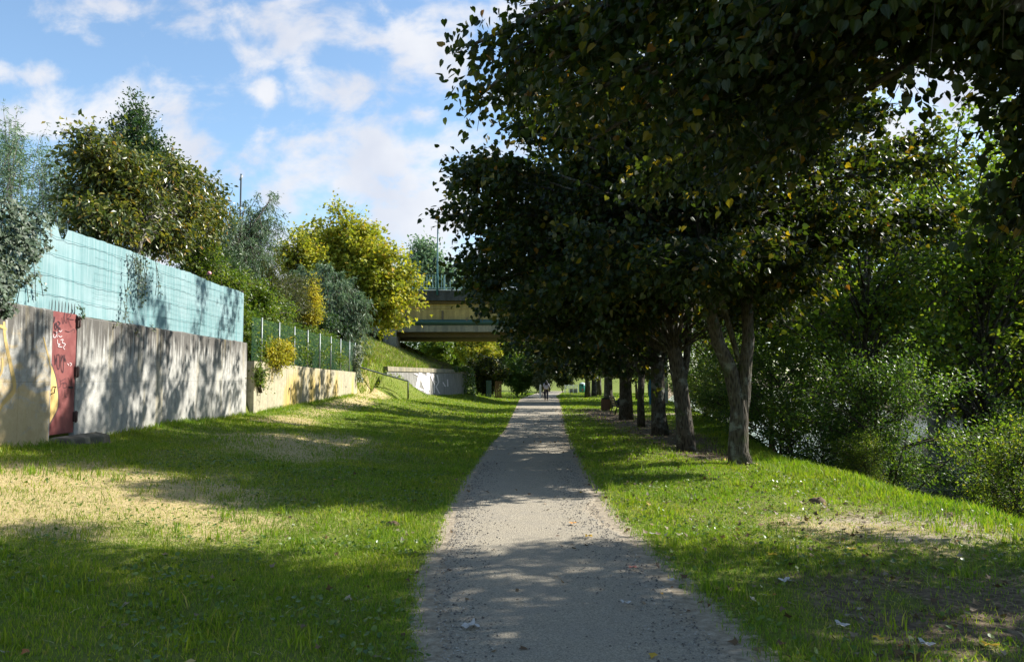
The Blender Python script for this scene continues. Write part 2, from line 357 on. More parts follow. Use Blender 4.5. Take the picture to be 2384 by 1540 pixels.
for (u, v, ru, rv) in BL:
    d = ray(u, v); a0, b0 = d[0]/d[1], d[2]/d[1]
    q = W.n('VectorMath', {0: pv, 1: (a0, b0, 0)}, operation='SUBTRACT').outputs[0]
    q = W.n('VectorMath', {0: q, 1: (F/ru, F/rv, 0)}, operation='MULTIPLY').outputs[0]
    l = W.n('VectorMath', {0: q}, operation='LENGTH').outputs['Value']
    g = W.n('MapRange', {0: l, 1: 0.0, 2: 1.9, 3: 1.0, 4: 0.0}, interpolation_type='SMOOTHSTEP').outputs[0]
    acc = g if acc is None else W.math('MAXIMUM', acc, g)
n1 = W.noise(W.n('Mapping', {'Vector': pv, 'Scale': (1, 1.35, 1)}).outputs[0], 9.5, 9, .57, .2); n2 = W.noise(tc, 3.2, 3, .5)
dens = W.math('ADD', W.math('MULTIPLY', acc, .66), W.math('MULTIPLY', W.math('SUBTRACT', n1, .48), 2.9))
cm = ss(W, dens, .16, .80)
back = W.math('MULTIPLY', W.math('LESS_THAN', sp.outputs[1], .08), W.math('MULTIPLY', ss(W, n2, .5, .7), .25)); cm = W.math('MAXIMUM', W.math('MULTIPLY', cm, W.math('GREATER_THAN', sp.outputs[1], .08)), back)
shade = W.noise(W.n('Mapping', {'Vector': pv, 'Location': (.3, .25, 0)}).outputs[0], 6.0, 5, .5)
skyc = W.mix(1.0, sky.outputs[0], (1.75, 1.88, 1.88, 1), 'MULTIPLY')
cc = W.mix(ss(W, shade, .35, .65), (6.0, 6.3, 7.1, 1), (7.6, 7.7, 8.0, 1))
fin = W.mix(W.math('MULTIPLY', cm, .93), skyc, cc)
bg = W.n('Background', {'Color': fin, 'Strength': .06}); nt.links.new(bg.outputs[0], out.inputs[0])
sl = bpy.data.lights.new('sun', 'SUN'); sl.energy = 5.0; sl.angle = math.radians(.6); sl.color = (1, .96, .88)
so = bpy.data.objects.new('sun', sl); COL.objects.link(so)
sd = Vector((math.sin(SUN_AZ)*math.cos(SUN_EL), math.cos(SUN_AZ)*math.cos(SUN_EL), math.sin(SUN_EL)))
so.rotation_euler = sd.to_track_quat('Z', 'Y').to_euler(); so.location = (20, 20, 40)
cam = bpy.data.cameras.new('camera'); co = bpy.data.objects.new('camera', cam); COL.objects.link(co); SC.camera = co
cam.sensor_width = 36; cam.lens = F/2384*36; cam.clip_end = 3000; cam.clip_start = .05
co.location = (0, 0, EYE); co.rotation_euler = (math.pi/2+PITCH, 0, 0)
SC.view_settings.view_transform = 'Standard'; SC.view_settings.look = 'None'; SC.view_settings.exposure = 1.06
SC.cycles.use_denoising = True; SC.cycles.max_bounces = 6; SC.cycles.diffuse_bounces = 2; SC.cycles.glossy_bounces = 2; SC.cycles.transmission_bounces = 3; SC.cycles.transparent_max_bounces = 12
SC.cycles.caustics_reflective = False; SC.cycles.caustics_refractive = False; SC.cycles.sample_clamp_indirect = 6

# ------------------------------------------------------------------ ground masks
def m_dry(x, y):
    k = fbm(x*.8+4, y*.8)
    a = np.exp(-(((x+5.2)/2.4)**2+((y-9.3)/2.6)**2))*1.35
    b = np.exp(-(((x+4.6)/2.3)**2+((y-17)/4.0)**2))*.85
    c = np.exp(-(((x+6.6)/1.0)**2))*((y > 22) & (y < 40))*.8
    d = np.exp(-(((x-4.2)/2.0)**2+((y-8.8)/1.9)**2))*.62
    return np.clip(np.maximum(np.maximum(a, b), np.maximum(c, d))*(.35+1.25*k), 0, 1)
def m_dirt(x, y):
    k = fbm(x*1.7, y*1.7+3)
    dl = np.where(y < 118, (pl(y)-x)*1.9, 9); dr = np.where(y < 118, x-pr(y), 9)
    near = np.interp(y, [3, 8, 14, 25, 60], [.34, .3, .2, .16, .12])
    e = np.where((dl < 0) & (dr < 0), 1, np.exp(-(np.maximum(np.maximum(dl, dr), 0)/near)**1.3))
    r = np.exp(-(((x-4.2)/2.4)**2+((y-5.6)/2.0)**2))*.95
    r2 = np.exp(-(((x-4.6)/1.7)**2+((y-9.0)/1.9)**2))*.8
    t = np.exp(-(((x-4.6)/1.6)**2))*sstep(15.5, 17, y)*(1-sstep(40, 50, y))*.95
    tr = np.exp(-((y-37.5-.1*(x-3))/.5)**2)*(x > 2.4)*(x < 9)
    return np.clip(np.maximum.reduce([e, r2*(.3+.9*k), tr]), 0, 1)
def m_brown(x, y):
    k = fbm(x*1.7, y*1.7+3)
    r = np.exp(-(((x-4.0)/2.3)**4+((y-5.0)/2.5)**4))*.72
    t = np.exp(-(((x-4.6)/1.5)**2))*sstep(15.5, 17, y)*(1-sstep(40, 50, y))*.95
    return np.clip(np.maximum(r*(.45+k), t*(.5+1.1*k)), 0, 1)
def m_under(x, y):
    e = x-crest(y)
    return np.clip(m_brown(x, y)+sstep(-.3, .9, e)+((x < xwall(y)-.3) & (y < 38))*1.0+((y > 53) & (y < 62) & (x < xwall(y)))*1.0+((y > 53.5) & (y < 61) & (x > 3.0))*0, 0, 1)
def axis(segs):
    r = []
    for a, b, s in segs: r += list(np.arange(a, b, s))
    return np.array(r)
xs = axis([(-600, -60, 60), (-60, -16, 4), (-16, -9, .5), (-9, 9, .14), (9, 14, .3), (14, 40, 1.0), (40, 100, 6), (100, 601, 60)])
ys = axis([(-60, -2, 4), (-2, 3, .4), (3, 16, .14), (16, 30, .22), (30, 66, .4), (66, 100, 1.2), (100, 200, 5), (200, 1501, 60)])
X, Y = np.meshgrid(xs, ys); Z = height(X, Y); nx, ny = len(xs), len(ys)
i = np.arange(nx*ny).reshape(ny, nx); Fq = np.stack([i[:-1, :-1], i[:-1, 1:], i[1:, 1:], i[1:, :-1]], -1).reshape(-1, 4)
me = fastmesh('ground', [(np.stack([X.ravel(), Y.ravel(), Z.ravel()], 1), Fq, 0, True)], [M['ground']])
for nm, fn in (('dirt', m_dirt), ('dry', m_dry), ('under', m_under)):
    at = me.attributes.new(nm, 'FLOAT', 'POINT'); at.data.foreach_set('value', fn(X, Y).ravel().astype(np.float32))
tag(link('ground', me), kind='structure')
# path: one sheet just above the ground, ragged edges
py = axis([(-4, 16, .12), (16, 40, .3), (40, 118, 1.0)]); cols = 25
VV = []; EE = []
for y in py:
    a, b = float(pl(y)), float(pr(y)); sc = min(1, 1.4*12/max(y, 12))
    a -= .0+.16*(float(fbm(np.array([3.3]), np.array([y*1.6]))[0])-.5)*2*sc; b += .02+.2*(float(fbm(np.array([9.1]), np.array([y*1.6]))[0])-.5)*2*sc
    for k in range(cols):
        t = k/(cols-1); x = a+(b-a)*t
        VV.append((x, y, max(H(x, y), 0)+(.006 if 0 < k < cols-1 else -.02)))
        core = (a+b)/2-.02; hw = min(.95+max(0, (y-30)*.03), (b-a)/2*.9); EE.append(float(np.clip((abs(x-core)-hw)/.45+.5, 0, 1)))
VV = np.array(VV); i = np.arange(len(VV)).reshape(len(py), cols); Fq = np.stack([i[:-1, :-1], i[:-1, 1:], i[1:, 1:], i[1:, :-1]], -1).reshape(-1, 4)
me = fastmesh('path', [(VV, Fq, 0, True)], [M['path']]); at = me.attributes.new('edge', 'FLOAT', 'POINT'); at.data.foreach_set('value', np.array(EE, np.float32))
tag(link('path', me), kind='structure')
b = MB(); yy_ = [-60, 0, 20, 40, 60, 100, 200, 400]
for a, c in zip(yy_[:-1], yy_[1:]):
    b.face([(crest(a)+1.5, a, -1.5), (crest(a)+34, a, -1.5), (crest(c)+34, c, -1.5), (crest(c)+1.5, c, -1.5)])
tag(b.build('river', M['water']), kind='structure')

# ------------------------------------------------------------------ leaves
TPL = {
 'heart': (np.array([(0, 0, 0), (-.40, .12, .07), (-.40, .60, .05), (0, 1, -.08), (.40, .60, .05), (.40, .12, .07)]), [(0, 3, 2, 1), (0, 5, 4, 3)]),
 'cordate': (np.array([(0, .06, 0), (-.24, -.05, .06), (-.48, .22, .10), (-.40, .58, .06), (-.17, .86, -.02), (0, 1.1, -.14), (.24, -.05, .06), (.48, .22, .10), (.40, .58, .06), (.17, .86, -.02)]), [(0, 5, 4, 3, 2, 1), (0, 6, 7, 8, 9, 5)]),
 'oval': (np.array([(0, 0, 0), (-.26, .45, .06), (0, 1, -.05), (.26, .45, .06)]), [(0, 2, 1), (0, 3, 2)]),
 'narrow': (np.array([(0, 0, 0), (-.11, .4, .02), (0, 1, -.12), (.11, .4, .02)]), [(0, 2, 1), (0, 3, 2)]),
 'lobed': (np.array([(0, 0, 0), (-.52, .30, .05), (-.22, .48, 0), (0, 1, -.06), (.22, .48, 0), (.52, .30, .05)]), [(0, 2, 1), (0, 3, 2), (0, 4, 3), (0, 5, 4)]),
}
def leaves(rng, pts, out, size, tpl='heart', droop=.6, flat=.7, sv=.35):
    n = len(pts); T, Fc = TPL[tpl]
    a = out+rng.normal(0, .75, (n, 3)); a[:, 2] -= droop; a /= np.linalg.norm(a, axis=1, keepdims=True)+1e-9
    nn = rng.normal(0, flat, (n, 3)); nn[:, 2] += 1; nn -= a*np.sum(nn*a, 1, keepdims=True); nn /= np.linalg.norm(nn, axis=1, keepdims=True)+1e-9
    xx = np.cross(a, nn); s = size*(1+rng.uniform(-sv, sv, (n, 1)))
    V = pts[:, None, :]+s[:, None, :]*(T[None, :, 0:1]*xx[:, None, :]+T[None, :, 1:2]*a[:, None, :]+T[None, :, 2:3]*nn[:, None, :])
    k = len(T); base = (np.arange(n)*k)[:, None, None]; Fa = (np.array(Fc)[None]+base).reshape(-1, len(Fc[0]))
    return V.reshape(-1, 3), Fa
def twigs(A, B, r):
    d = B-A; L = np.linalg.norm(d, axis=1, keepdims=True)+1e-9; d = d/L
    u = np.cross(d, np.array([.31, .2, .93])); u /= np.linalg.norm(u, axis=1, keepdims=True)+1e-9; v = np.cross(d, u); n = len(A); V = np.zeros((n, 6, 3))
    for k in range(3):
        o = u*math.cos(2.094*k)+v*math.sin(2.094*k); V[:, k] = A+o*r; V[:, 3+k] = B+o*r*.35
    Fb = np.array([(0, 1, 4, 3), (1, 2, 5, 4), (2, 0, 3, 5)])[None]+(np.arange(n)*6)[:, None, None]
    return V.reshape(-1, 3), Fb.reshape(-1, 4)
def interp_poly(poly, t):
    q = t*(len(poly)-1); k = int(min(q, len(poly)-2)); return poly[k]+(poly[k+1]-poly[k])*(q-k)
def bez(a, c, b, n):
    t = np.linspace(0, 1, n)[:, None]; return a*(1-t)**2+2*c*t*(1-t)+b*t*t
def grow(seed, poly, targets, subs=14, lps=24, sublen=1.1, sigma=.13, size=.10, tpl='heart', droop=.6, hang=.15, flat=.7, t0=.35, arch=.15, br=.0095, limb=None, lo=.25, tip=1.0, skip=None):
    """limbs from the trunk polyline to each target, side shoots on every limb, leaves along the shoots"""
    rng = np.random.default_rng(seed); lm = MB() if limb is None else limb
    PA, PB, LP, LO = [], [], [], []; zmin, zmax = poly[0][2], poly[-1][2]
    for T in targets:
        T = np.array(T, float); f = np.clip((T[2]-zmin)/(zmax-zmin+1e-6)*.75-.05+rng.uniform(-.12, .06), lo, 1)
        s = interp_poly(poly, f); L = np.linalg.norm(T-s)+1e-6
        c = s+(T-s)*.45+np.array([rng.normal(0, .08)*L, rng.normal(0, .08)*L, arch*L]); B = bez(s, c, T, 7)
        r0 = br*L+.008; lm.tube(list(B), [r0*(1-.13*k) for k in range(7)], 5)
        o = (T-s)/L
        m = int(lps*2.2*tip); q_ = c+(T-c)*(.55+.5*rng.random((m, 1))**.45); LP.append(q_+rng.normal(0, sigma*1.25, (m, 3))*np.array([1, 1, .8])); LO.append(np.repeat((o*.8)[None], m, 0))
        for _ in range(subs):
            t = t0+(1-t0)*rng.random()**.8; q = B[0]*(1-t)**2+2*c*t*(1-t)+T*t*t
            d = o*.7+rng.normal(0, .75, 3)*np.array([1, 1, .55]); d[2] -= hang; d /= np.linalg.norm(d)
            l = sublen*(.45+.65*rng.random())*(1.4-.85*t); e = q+d*l; e[2] -= hang*.6*l
            if skip is not None and skip(e): continue
            PA.append(q); PB.append(e); m = max(3, int(lps*l/sublen)); u = rng.uniform(.05, 1.05, (m, 1))
            pp = q+(e-q)*u+rng.normal(0, sigma, (m, 3)); LP.append(pp); LO.append(np.repeat((d*.6)[None], m, 0))
    V, Fa = leaves(rng, np.concatenate(LP), np.concatenate(LO), size, tpl, droop, flat)
    TV, TF = twigs(np.array(PA), np.array(PB), .006+size*.02)
    return lm, (V, Fa), (TV, TF)
def envelope(rng, c, r, n, inner=.3, power=1.0, zsq=None):
    """limb targets over an ellipsoid, a share of them inside it"""
    d = rng.normal(0, 1, (n, 3)); d /= np.linalg.norm(d, axis=1, keepdims=True)
    k = np.where(rng.random(n) < inner, rng.uniform(.35, .75, n), rng.uniform(.8, 1.06, n))[:, None]
    return np.array(c)+d*np.array(r)*k
def make_tree(name, label, cat, base, trunks, targets, leaf, seed, group=None, bark='bark', trunk_noise=.07, main=0, ts=10, **kw):
    root = empty(name, base, label, cat, group); tb = MB(); rs = random.Random(seed); kr = .84 if name == 'lime_tree' else 1
    for pts, rad in trunks: tb.tube(pts, [r_*kr for r_ in rad], ts, noise=trunk_noise, rs=rs)
    lm, (V, Fa), (TV, TF) = grow(seed, [np.array(p, float) for p in trunks[main][0]], targets, limb=tb, **kw)
    tb.build('trunk', M[bark], root)
    cr = fastmesh('crown', [(V, Fa, 0, False), (TV, TF, 1, False)], [M[leaf], M['twig']]); link('crown', cr, root)
    return root
def copy_tree(o, loc, rz=0.0, sc=1.0, label=None, group=None, name=None):
    c = o.copy(); c.location = tuple(map(float, loc)); c.rotation_euler = (0, 0, rz); c.scale = (sc, sc, sc) if np.isscalar(sc) else sc; COL.objects.link(c)
    if label: c['label'] = label
    if group: c['group'] = group
    for ch in o.children:
        d = ch.copy(); COL.objects.link(d); d.parent = c
        for g in ch.children:
            e = g.copy(); COL.objects.link(e); e.parent = d
    return c
rg = np.random.default_rng(21)

# ------------------------------------------------------------------ the row of lime trees
ROW = 'row of trees beside the path'
def line(pts): return [np.array(p, float) for p in pts]
def wobble(base, top, n=7, a=.06):
    b0, t0 = np.array(base, float), np.array(top, float); return [b0+(t0-b0)*k/(n-1)+(np.array([rg.normal(0, a), rg.normal(0, a), 0]) if 0 < k < n-1 else 0) for k in range(n)]
def taper(r0, r1, n, flare=1.35): return [r0*flare if k == 0 else r0+(r1-r0)*k/(n-1) for k in range(n)]
def lime(u, v, D, r, label, crown_c, crown_r, n, extra=(), seed=1, trunks=None, size=.105, subs=15, lps=26, inner=.3, zc=2.9, **kw):
    x = (u-CX)/F*D; z = H(x, D); base = np.array((x, D, z-.06))
    if trunks is None:
        top = (x+rg.uniform(-.3, .3), D+rg.uniform(-.2, .2), crown_c[2]+crown_r[2]*.7); pts = wobble(base, top, 9); trunks = [(pts, taper(r, .03, 9))]
    T = envelope(np.random.default_rng(seed+100), crown_c, crown_r, n, inner); T = T[T[:, 2] > zc]
    def clear(t):
        if t[1] < 1: return True
        u_, v_ = CX+F*t[0]/t[1], 884-(t[2]-EYE)*F/t[1]
        if D < 6 and ((u_-2120)/200)**2+((v_-320)/270)**2 < 1: return False
        if D < 20 and ((u_-2230)/95)**2+((v_-215)/120)**2 < 1: return False
        if v_ < -260: return True
        return u_ > np.interp(v_, [-260, 0, 60, 150, 300, 380, 500, 600, 660, 740, 800, 870, 930], [1360, 1285, 1235, 1165, 1150, 1065, 1045, 1055, 1110, 1180, 1210, 1290, 1330])+(.85 if D < 6 else .62)*F/t[1]
    T = [t for t in T if clear(t)]+[np.array(e) for e in extra]
    return make_tree('lime_tree', label, 'tree', base, trunks, T, 'lime', seed, ROW, size=size, subs=subs, lps=lps, **kw)
# nearest tree: stands just right of the camera, its boughs fill the top of the picture
e0 = [P(1105, 102, 7.8), P(1190, 118, 8.0), P(1120, 220, 8.6), P(1200, 222, 8.6), P(1310, 150, 7.6), P(1330, 240, 7.4), P(1420, 60, 7), P(1480, 190, 7), P(1560, 320, 7.4), P(1640, 60, 6.6),
      P(1680, 250, 7), P(1760, 380, 7.6), P(1790, 180, 6.8), P(1940, 10, 6.4), P(2384, 200, 6.0), P(2384, 320, 6.2), P(2460, 330, 6.2), P(2330, 120, 6.2), P(2420, 60, 5.6),
      P(2384, 450, 6.8), P(2330, 500, 7.0), P(1370, 330, 8.4), P(1500, 420, 8.6), P(1640, 430, 8.8), P(1290, 260, 8.8), P(1360, 60, 8.8)]
B0 = np.array((6.1, 3.2, H(6.1, 3.2)-.05))
limb0 = [P(2700, 60, 3.6), P(2384, 10, 5.0), P(2250, 2, 6.0), P(2060, 12, 7.0), P(1900, 30, 7.6)]
tk0 = [B0, B0+(0.05, .05, 1.5), B0+(-.05, .1, 3), B0+(-.2, .2, 4.6), B0+(-.2, .1, 6.5), B0+(-.1, 0, 8.6)]
def thin0(e):
    if e[1] < 1: return False
    u_, v_ = CX+F*e[0]/e[1], 884-(e[2]-EYE)*F/e[1]
    return ((u_-2100)/230)**2+((v_-300)/250)**2 < 1 and random.random() < .78
lime_near = lime(3000, 1500, 3.2, .2, 'big dark leafy tree at the right edge whose boughs overhang the top of the picture', (5.8, 5.9, 7.3), (6.1, 5.4, 4.1), 112, e0, 31,
     trunks=[(tk0, [.34, .25, .22, .19, .14, .05]), ([tk0[3]]+limb0, [.10, .08, .055, .045, .03, .012])], size=.078, subs=22, lps=40, zc=3.7, sublen=.95, skip=thin0, lo=.6, hang=.35, droop=.8, tpl='cordate', tip=2.2)
lime_near.location  # base is outside the frame
# tree 1: twin stems, lichen covered
x1, D1 = (1720-CX)/F*15.4, 15.4; b1 = np.array((x1, D1, H(x1, D1)-.06))
fork = P(1722, 900, D1)
stemL = [fork-(0, 0, .75), fork-(.07, 0, .2), P(1700, 860, D1), P(1672, 800, D1), P(1655, 730, 15.3), P(1640, 640, 15.2), P(1630, 500, 15.0), P(1600, 360, 14.8)]
stemR = [fork-(0, 0, .75), fork+(.07, 0, -.2), P(1735, 850, D1), P(1742, 790, 15.45), P(1738, 700, 15.6), P(1745, 560, 15.8), P(1755, 380, 16)]
tk1 = [b1, P(1718, 1050, D1), P(1719, 980, D1), P(1721, 930, D1), fork-(0, 0, .05)]
e1 = [P(1068, 402, 15), P(1086, 425, 15.5), P(1098, 380, 14.5), P(1048, 500, 14.8), P(1096, 520, 16), P(1081, 600, 15.8), P(1080, 640, 15), P(1130, 660, 14.5), P(1200, 700, 14), P(1201, 300, 15), P(1180, 210, 15.2), P(1215, 150, 14.5),
      P(1260, 60, 15), P(1270, 0, 15.5), P(1300, 650, 13.5), P(1400, 680, 13), P(1350, 560, 12.5), P(1500, 600, 12), P(1600, 640, 12.2), P(1700, 600, 12), P(1800, 560, 12.5), P(1880, 620, 13), P(1156, 560, 14), P(1136, 480, 14.5), P(1176, 400, 14.2)]
lime1 = lime(1720, 1080, D1, .22, 'nearest fully visible tree, its lichen-spotted trunk forking into two stems', (4.3, 16.5, 6.4), (5.0, 4.0, 4.0), 112, e1, 41,
     trunks=[(tk1, [.30, .235, .215, .19, .07]), (stemL, [.15, .18, .17, .155, .14, .13, .10, .05]), (stemR, [.14, .165, .15, .14, .13, .10, .05]), ([fork+(0, 0, .5), (3.9, 15.8, 4.5), (3.8, 16.2, 6.8), (3.8, 16.4, 9.2)], [.06, .09, .06, .02])], main=3, size=.095, subs=20, lps=40, zc=3.2, lo=.22, tpl='cordate', tip=2.0)
# tree 2: leaning left
x2, D2 = (1595-CX)/F*18.4, 18.4; b2 = np.array((x2, D2, H(x2, D2)-.06))
tk2 = [b2, P(1592, 980, D2), P(1583, 900, D2), P(1570, 820, D2), P(1555, 740, 18.4), P(1548, 640, 18.4), P(1545, 480, 18.4), P(1540, 250, 18.4)]
br2 = [P(1586, 905, D2), P(1598, 840, D2+.2), P(1604, 760, 18.8), P(1610, 600, 19)]
e2 = [P(1096, 590, 18.5), P(1090, 650, 18), P(1120, 690, 19), P(1180, 760, 18.5), P(1250, 740, 18), P(1400, 740, 17), P(1330, 700, 17.5), P(1066, 450, 18.8)]
lime2 = lime(1595, 1048, D2, .2, 'second tree from the camera, dark trunk leaning to the left', (3.7, 19.4, 7.5), (5.2, 4.2, 5.7), 92, e2, 51,
     trunks=[(tk2, [.29, .225, .21, .20, .18, .15, .10, .04]), (br2, [.12, .10, .09, .05])], size=.12, subs=18, lps=32, zc=3.3, lo=.42, br=.0065)
x3, D3 = (1535-CX)/F*23.5, 23.5; b3 = np.array((x3, D3, H(x3, D3)-.06))
tk3 = [b3, P(1533, 960, D3), P(1531, 900, D3), P(1529, 820, D3), P(1524, 740, D3), P(1520, 620, D3), P(1515, 420, D3)]
e3 = [P(1130, 720, 23.5), P(1190, 790, 23), P(1240, 820, 22.5), P(1300, 800, 22), P(1420, 800, 21.5), P(1100, 670, 24)]
lime3 = lime(1535, 1012, D3, .24, 'third tree in the row, thick straight trunk in front of the blue board', (3.2, 24, 7.4), (5.2, 4.2, 5.8), 74, e3, 61,
     trunks=[(tk3, [.33, .26, .25, .24, .20, .14, .04]), ([P(1540, 850, D3), P(1556, 790, 23.6), P(1570, 700, 24)], [.09, .07, .04])], size=.135, subs=16, lps=24, zc=2.9, lo=.42, br=.0065)
x4, D4 = (1491-CX)/F*27.9, 27.9; b4 = np.array((x4, D4, H(x4, D4)-.05))
tk4 = [b4, P(1491, 930, D4), P(1494, 872, D4)]
lime4 = lime(1491, 992, D4, .14, 'slender young tree with a Y-shaped fork, fourth in the row', (4.6, 28, 5.4), (2.4, 2.4, 2.6), 26, [], 71,
     trunks=[(tk4, [.19, .145, .14]), ([P(1493, 878, D4), P(1483, 850, D4), P(1478, 800, D4)], [.09, .07, .05]), ([P(1495, 878, D4), P(1503, 840, D4), P(1506, 760, D4), P(1506, 640, D4)], [.10, .08, .06, .03])], main=2, size=.14, subs=10, lps=16, zc=2.9, lo=.1)
x5, D5 = (1456-CX)/F*33, 33.0; b5 = np.array((x5, D5, H(x5, D5)-.06))
tk5 = [b5, P(1456, 920, D5), P(1455, 860, D5), P(1453, 780, D5), P(1450, 640, D5)]
e5 = [P(1172, 745, 33), P(1200, 800, 32.5), P(1240, 850, 32), P(1290, 850, 31.5), P(1340, 850, 31.5), P(1400, 830, 31.5)]
lime5 = lime(1456, 975, D5, .28, 'fifth tree in the row, its trunk partly hiding the bench', (3.6, 33.5, 6.2), (4.6, 4.2, 4.4), 56, e5, 81,
     trunks=[(tk5, [.38, .32, .29, .25, .1]), ([P(1460, 900, D5), P(1470, 870, D5), P(1478, 820, D5+.3)], [.12, .10, .06])], size=.16, subs=13, lps=20, zc=2.5, lo=.4, br=.006)
lime6 = copy_tree(lime5, (5.5, 45, H(5.5, 45)-.06), 2.2, (.92, .92, .95), 'sixth tree in the row, reddish trunk with the litter bin at its foot')
for k, (u, D, rz, s, lb) in enumerate([(1368, 74, 1.0, 1.0, 'leftmost of the three far dark trunks, beside the green recycling container'), (1382, 79, 4.0, .95, 'middle one of the three far dark trunks'), (1394, 85, 5.2, 1.0, 'rightmost of the three far dark trunks')]):
    x = (u-CX)/F*D; copy_tree(lime5, (x, D, H(x, D)-.05), rz, s, lb)

# ------------------------------------------------------------------ river-bank trees and shrubs
BK = 'trees along the river bank'
def bush(name, label, cat, c, r, leaf, seed, n=26, size=.07, subs=12, lps=24, tpl='oval', ground=None, group=None, bark='twig', stems=4, **kw):
    rr = np.random.default_rng(seed); gz = H(c[0], c[1]) if ground is None else ground
    base = np.array((c[0], c[1], gz-.05)); T = envelope(rr, c, r, n, .25); T = T[T[:, 2] > gz+.15]
    top = np.array((c[0], c[1], c[2]+r[2]*.4)); tr = [([base, base+(top-base)*.5+rr.normal(0, .05, 3), top], [.03*max(r)**.5, .02, .008])]
    for _ in range(stems):
        e = T[rr.integers(len(T))]; o = base+rr.normal(0, .12, 3)*(1, 1, 0); tr.append(([o, (o+e)/2+(0, 0, .1), e], [.022, .015, .006]))
    return make_tree(name, label, cat, base, tr, T, leaf, seed, group, bark, .03, 0, 6, subs=subs, lps=lps, size=size, tpl=tpl, sublen=.5*max(r)**.5, sigma=.08*max(r)**.5, lo=.1, t0=.12, br=.006, **kw)
def bank_tree(label, x, y, h, r, leaf, seed, n=44, size=.11, subs=12, lps=20, low=.28, tr=.11, **kw):
    z = H(x, y); c = (x, y, z+h*(.5+low/2)); rad = (r, r, h*(1-low)/2)
    T = envelope(np.random.default_rng(seed), c, rad, n, .3); pts = wobble((x, y, z-.08), (x+.2, y, z+h*.9), 8, .1)
    return make_tree('bank_tree', label, 'tree', (x, y, z-.08), [(pts, taper(tr, .02, 8))], T, leaf, seed, BK, size=size, subs=subs, lps=lps, ts=7, **kw)
bt1 = bank_tree('yellow-green river-bank tree with its sunlit crown behind the forked trunk', 9.6, 21.5, 9.5, 3.0, 'bank', 201, 50, .10)
bt2 = bank_tree('tall thin-trunked tree at the right edge above the river', 15.2, 23.3, 12.5, 2.7, 'bank', 202, 46, .11, low=.4)
bt3 = bank_tree('dark green bank tree between the leaning trunk and the forked trunk', 10.2, 31, 9.0, 3.2, 'shrub', 203, 44, .12, low=.15)
def bc(src, x, y, rz, s, lb, g=BK): return copy_tree(src, (x, y, H(x, y)-.1), rz, s, lb, g)
bc(bt1, 12.0, 27.5, 2.0, 1.5, 'taller yellowish bank tree behind the big glossy shrub')
bc(bt2, 20, 30, 1.2, 1.15, 'dark tall bank tree standing behind the thin trunk')
bc(bt1, 9.8, 38, 4.0, 1.0, 'yellow-green bank tree right of the blue board')
bc(bt1, 13.6, 22.6, 5.1, 1.3, 'tall leafy bank tree filling the upper right below the gap of sky')
bc(bt1, 15.5, 27.0, 4.2, 1.5, 'tall pale green bank tree right of the yellow-green one, under the gap of sky')
bc(bt3, 20.5, 82, 2.2, 1.9, 'dark tree far beyond the bridge, seen between the leaning and the forked trunk')
bc(bt1, 26, 96, 3.2, 2.0, 'pale green tree far beyond the bridge on the river side')
bc(bt3, 13, 44, 1.0, 1.1, 'dark bank tree in front of the river-side end of the bridge')
bc(bt2, 14.5, 35, 5.0, 1.25, 'bank tree half hidden behind the dark one by the leaning trunk')
bc(bt3, 10.5, 66, 2.0, 1.0, 'dark tree beyond the bridge, right of the far trunks')
bc(bt1, 14, 80, 2.6, 1.1, 'pale green tree at the far end of the bank')
bc(bt3, 4.0, 122, 1.6, 1.3, 'dark round tree far down the path behind the white fence')
bc(bt3, 12, 112, 4.6, 1.4, 'dark tree far off behind the recycling container')
FB = 'trees on the opposite bank'
k = 0
for (x, y, rz, s, src) in [(31, 20, 0, 1.3, bt3), (30, 27, 1, 1.25, bt1), (31, 34, 2, 1.35, bt3), (32, 43, 3, 1.3, bt2), (33, 53, 4, 1.4, bt3), (35, 66, 5, 1.4, bt1), (37, 84, 2.4, 1.5, bt3), (42, 105, 1.4, 1.6, bt3)]:
    lbs = ['dark tree on the opposite bank at the right edge', 'greener tree on the opposite bank, second from the right edge', 'dark tree on the opposite bank behind the big glossy shrub', 'tall tree on the opposite bank above the river gap',
           'dark tree on the opposite bank behind the forked trunk', 'greener tree across the river left of the forked trunk', 'dark tree across the river beyond the bridge', 'farthest dark tree across the river']
    bc(src, x, y, rz, s, lbs[k], FB); k += 1
SB = 'shrubs along the river bank'
sh1 = bush('riverside_shrub', 'large glossy shrub leaning over the water right of the forked trunk', 'shrub', (8.1, 17.6, .75), (2.3, 1.9, 1.75), 'shrub', 301, 60, .075, 14, 26, group=SB)
sh2 = bush('riverside_shrub', 'yellow-green shrub low on the bank near the right edge', 'shrub', (9.2, 14.6, -.05), (1.3, 1.2, 1.1), 'bank', 302, 34, .065, 12, 22, group=SB)
sh3 = bush('riverside_shrub', 'bushy shrub just right of the forked trunk', 'shrub', (7.3, 21.5, .9), (1.7, 1.7, 2.0), 'shrub', 303, 44, .08, 12, 22, group=SB)
sh4 = bush('riverside_shrub', 'bright yellow-green bush between the leaning trunk and the thick straight trunk', 'shrub', (7.9, 30, 1.0), (1.5, 1.6, 1.8), 'fresh', 304, 38, .09, 10, 18, group=SB)
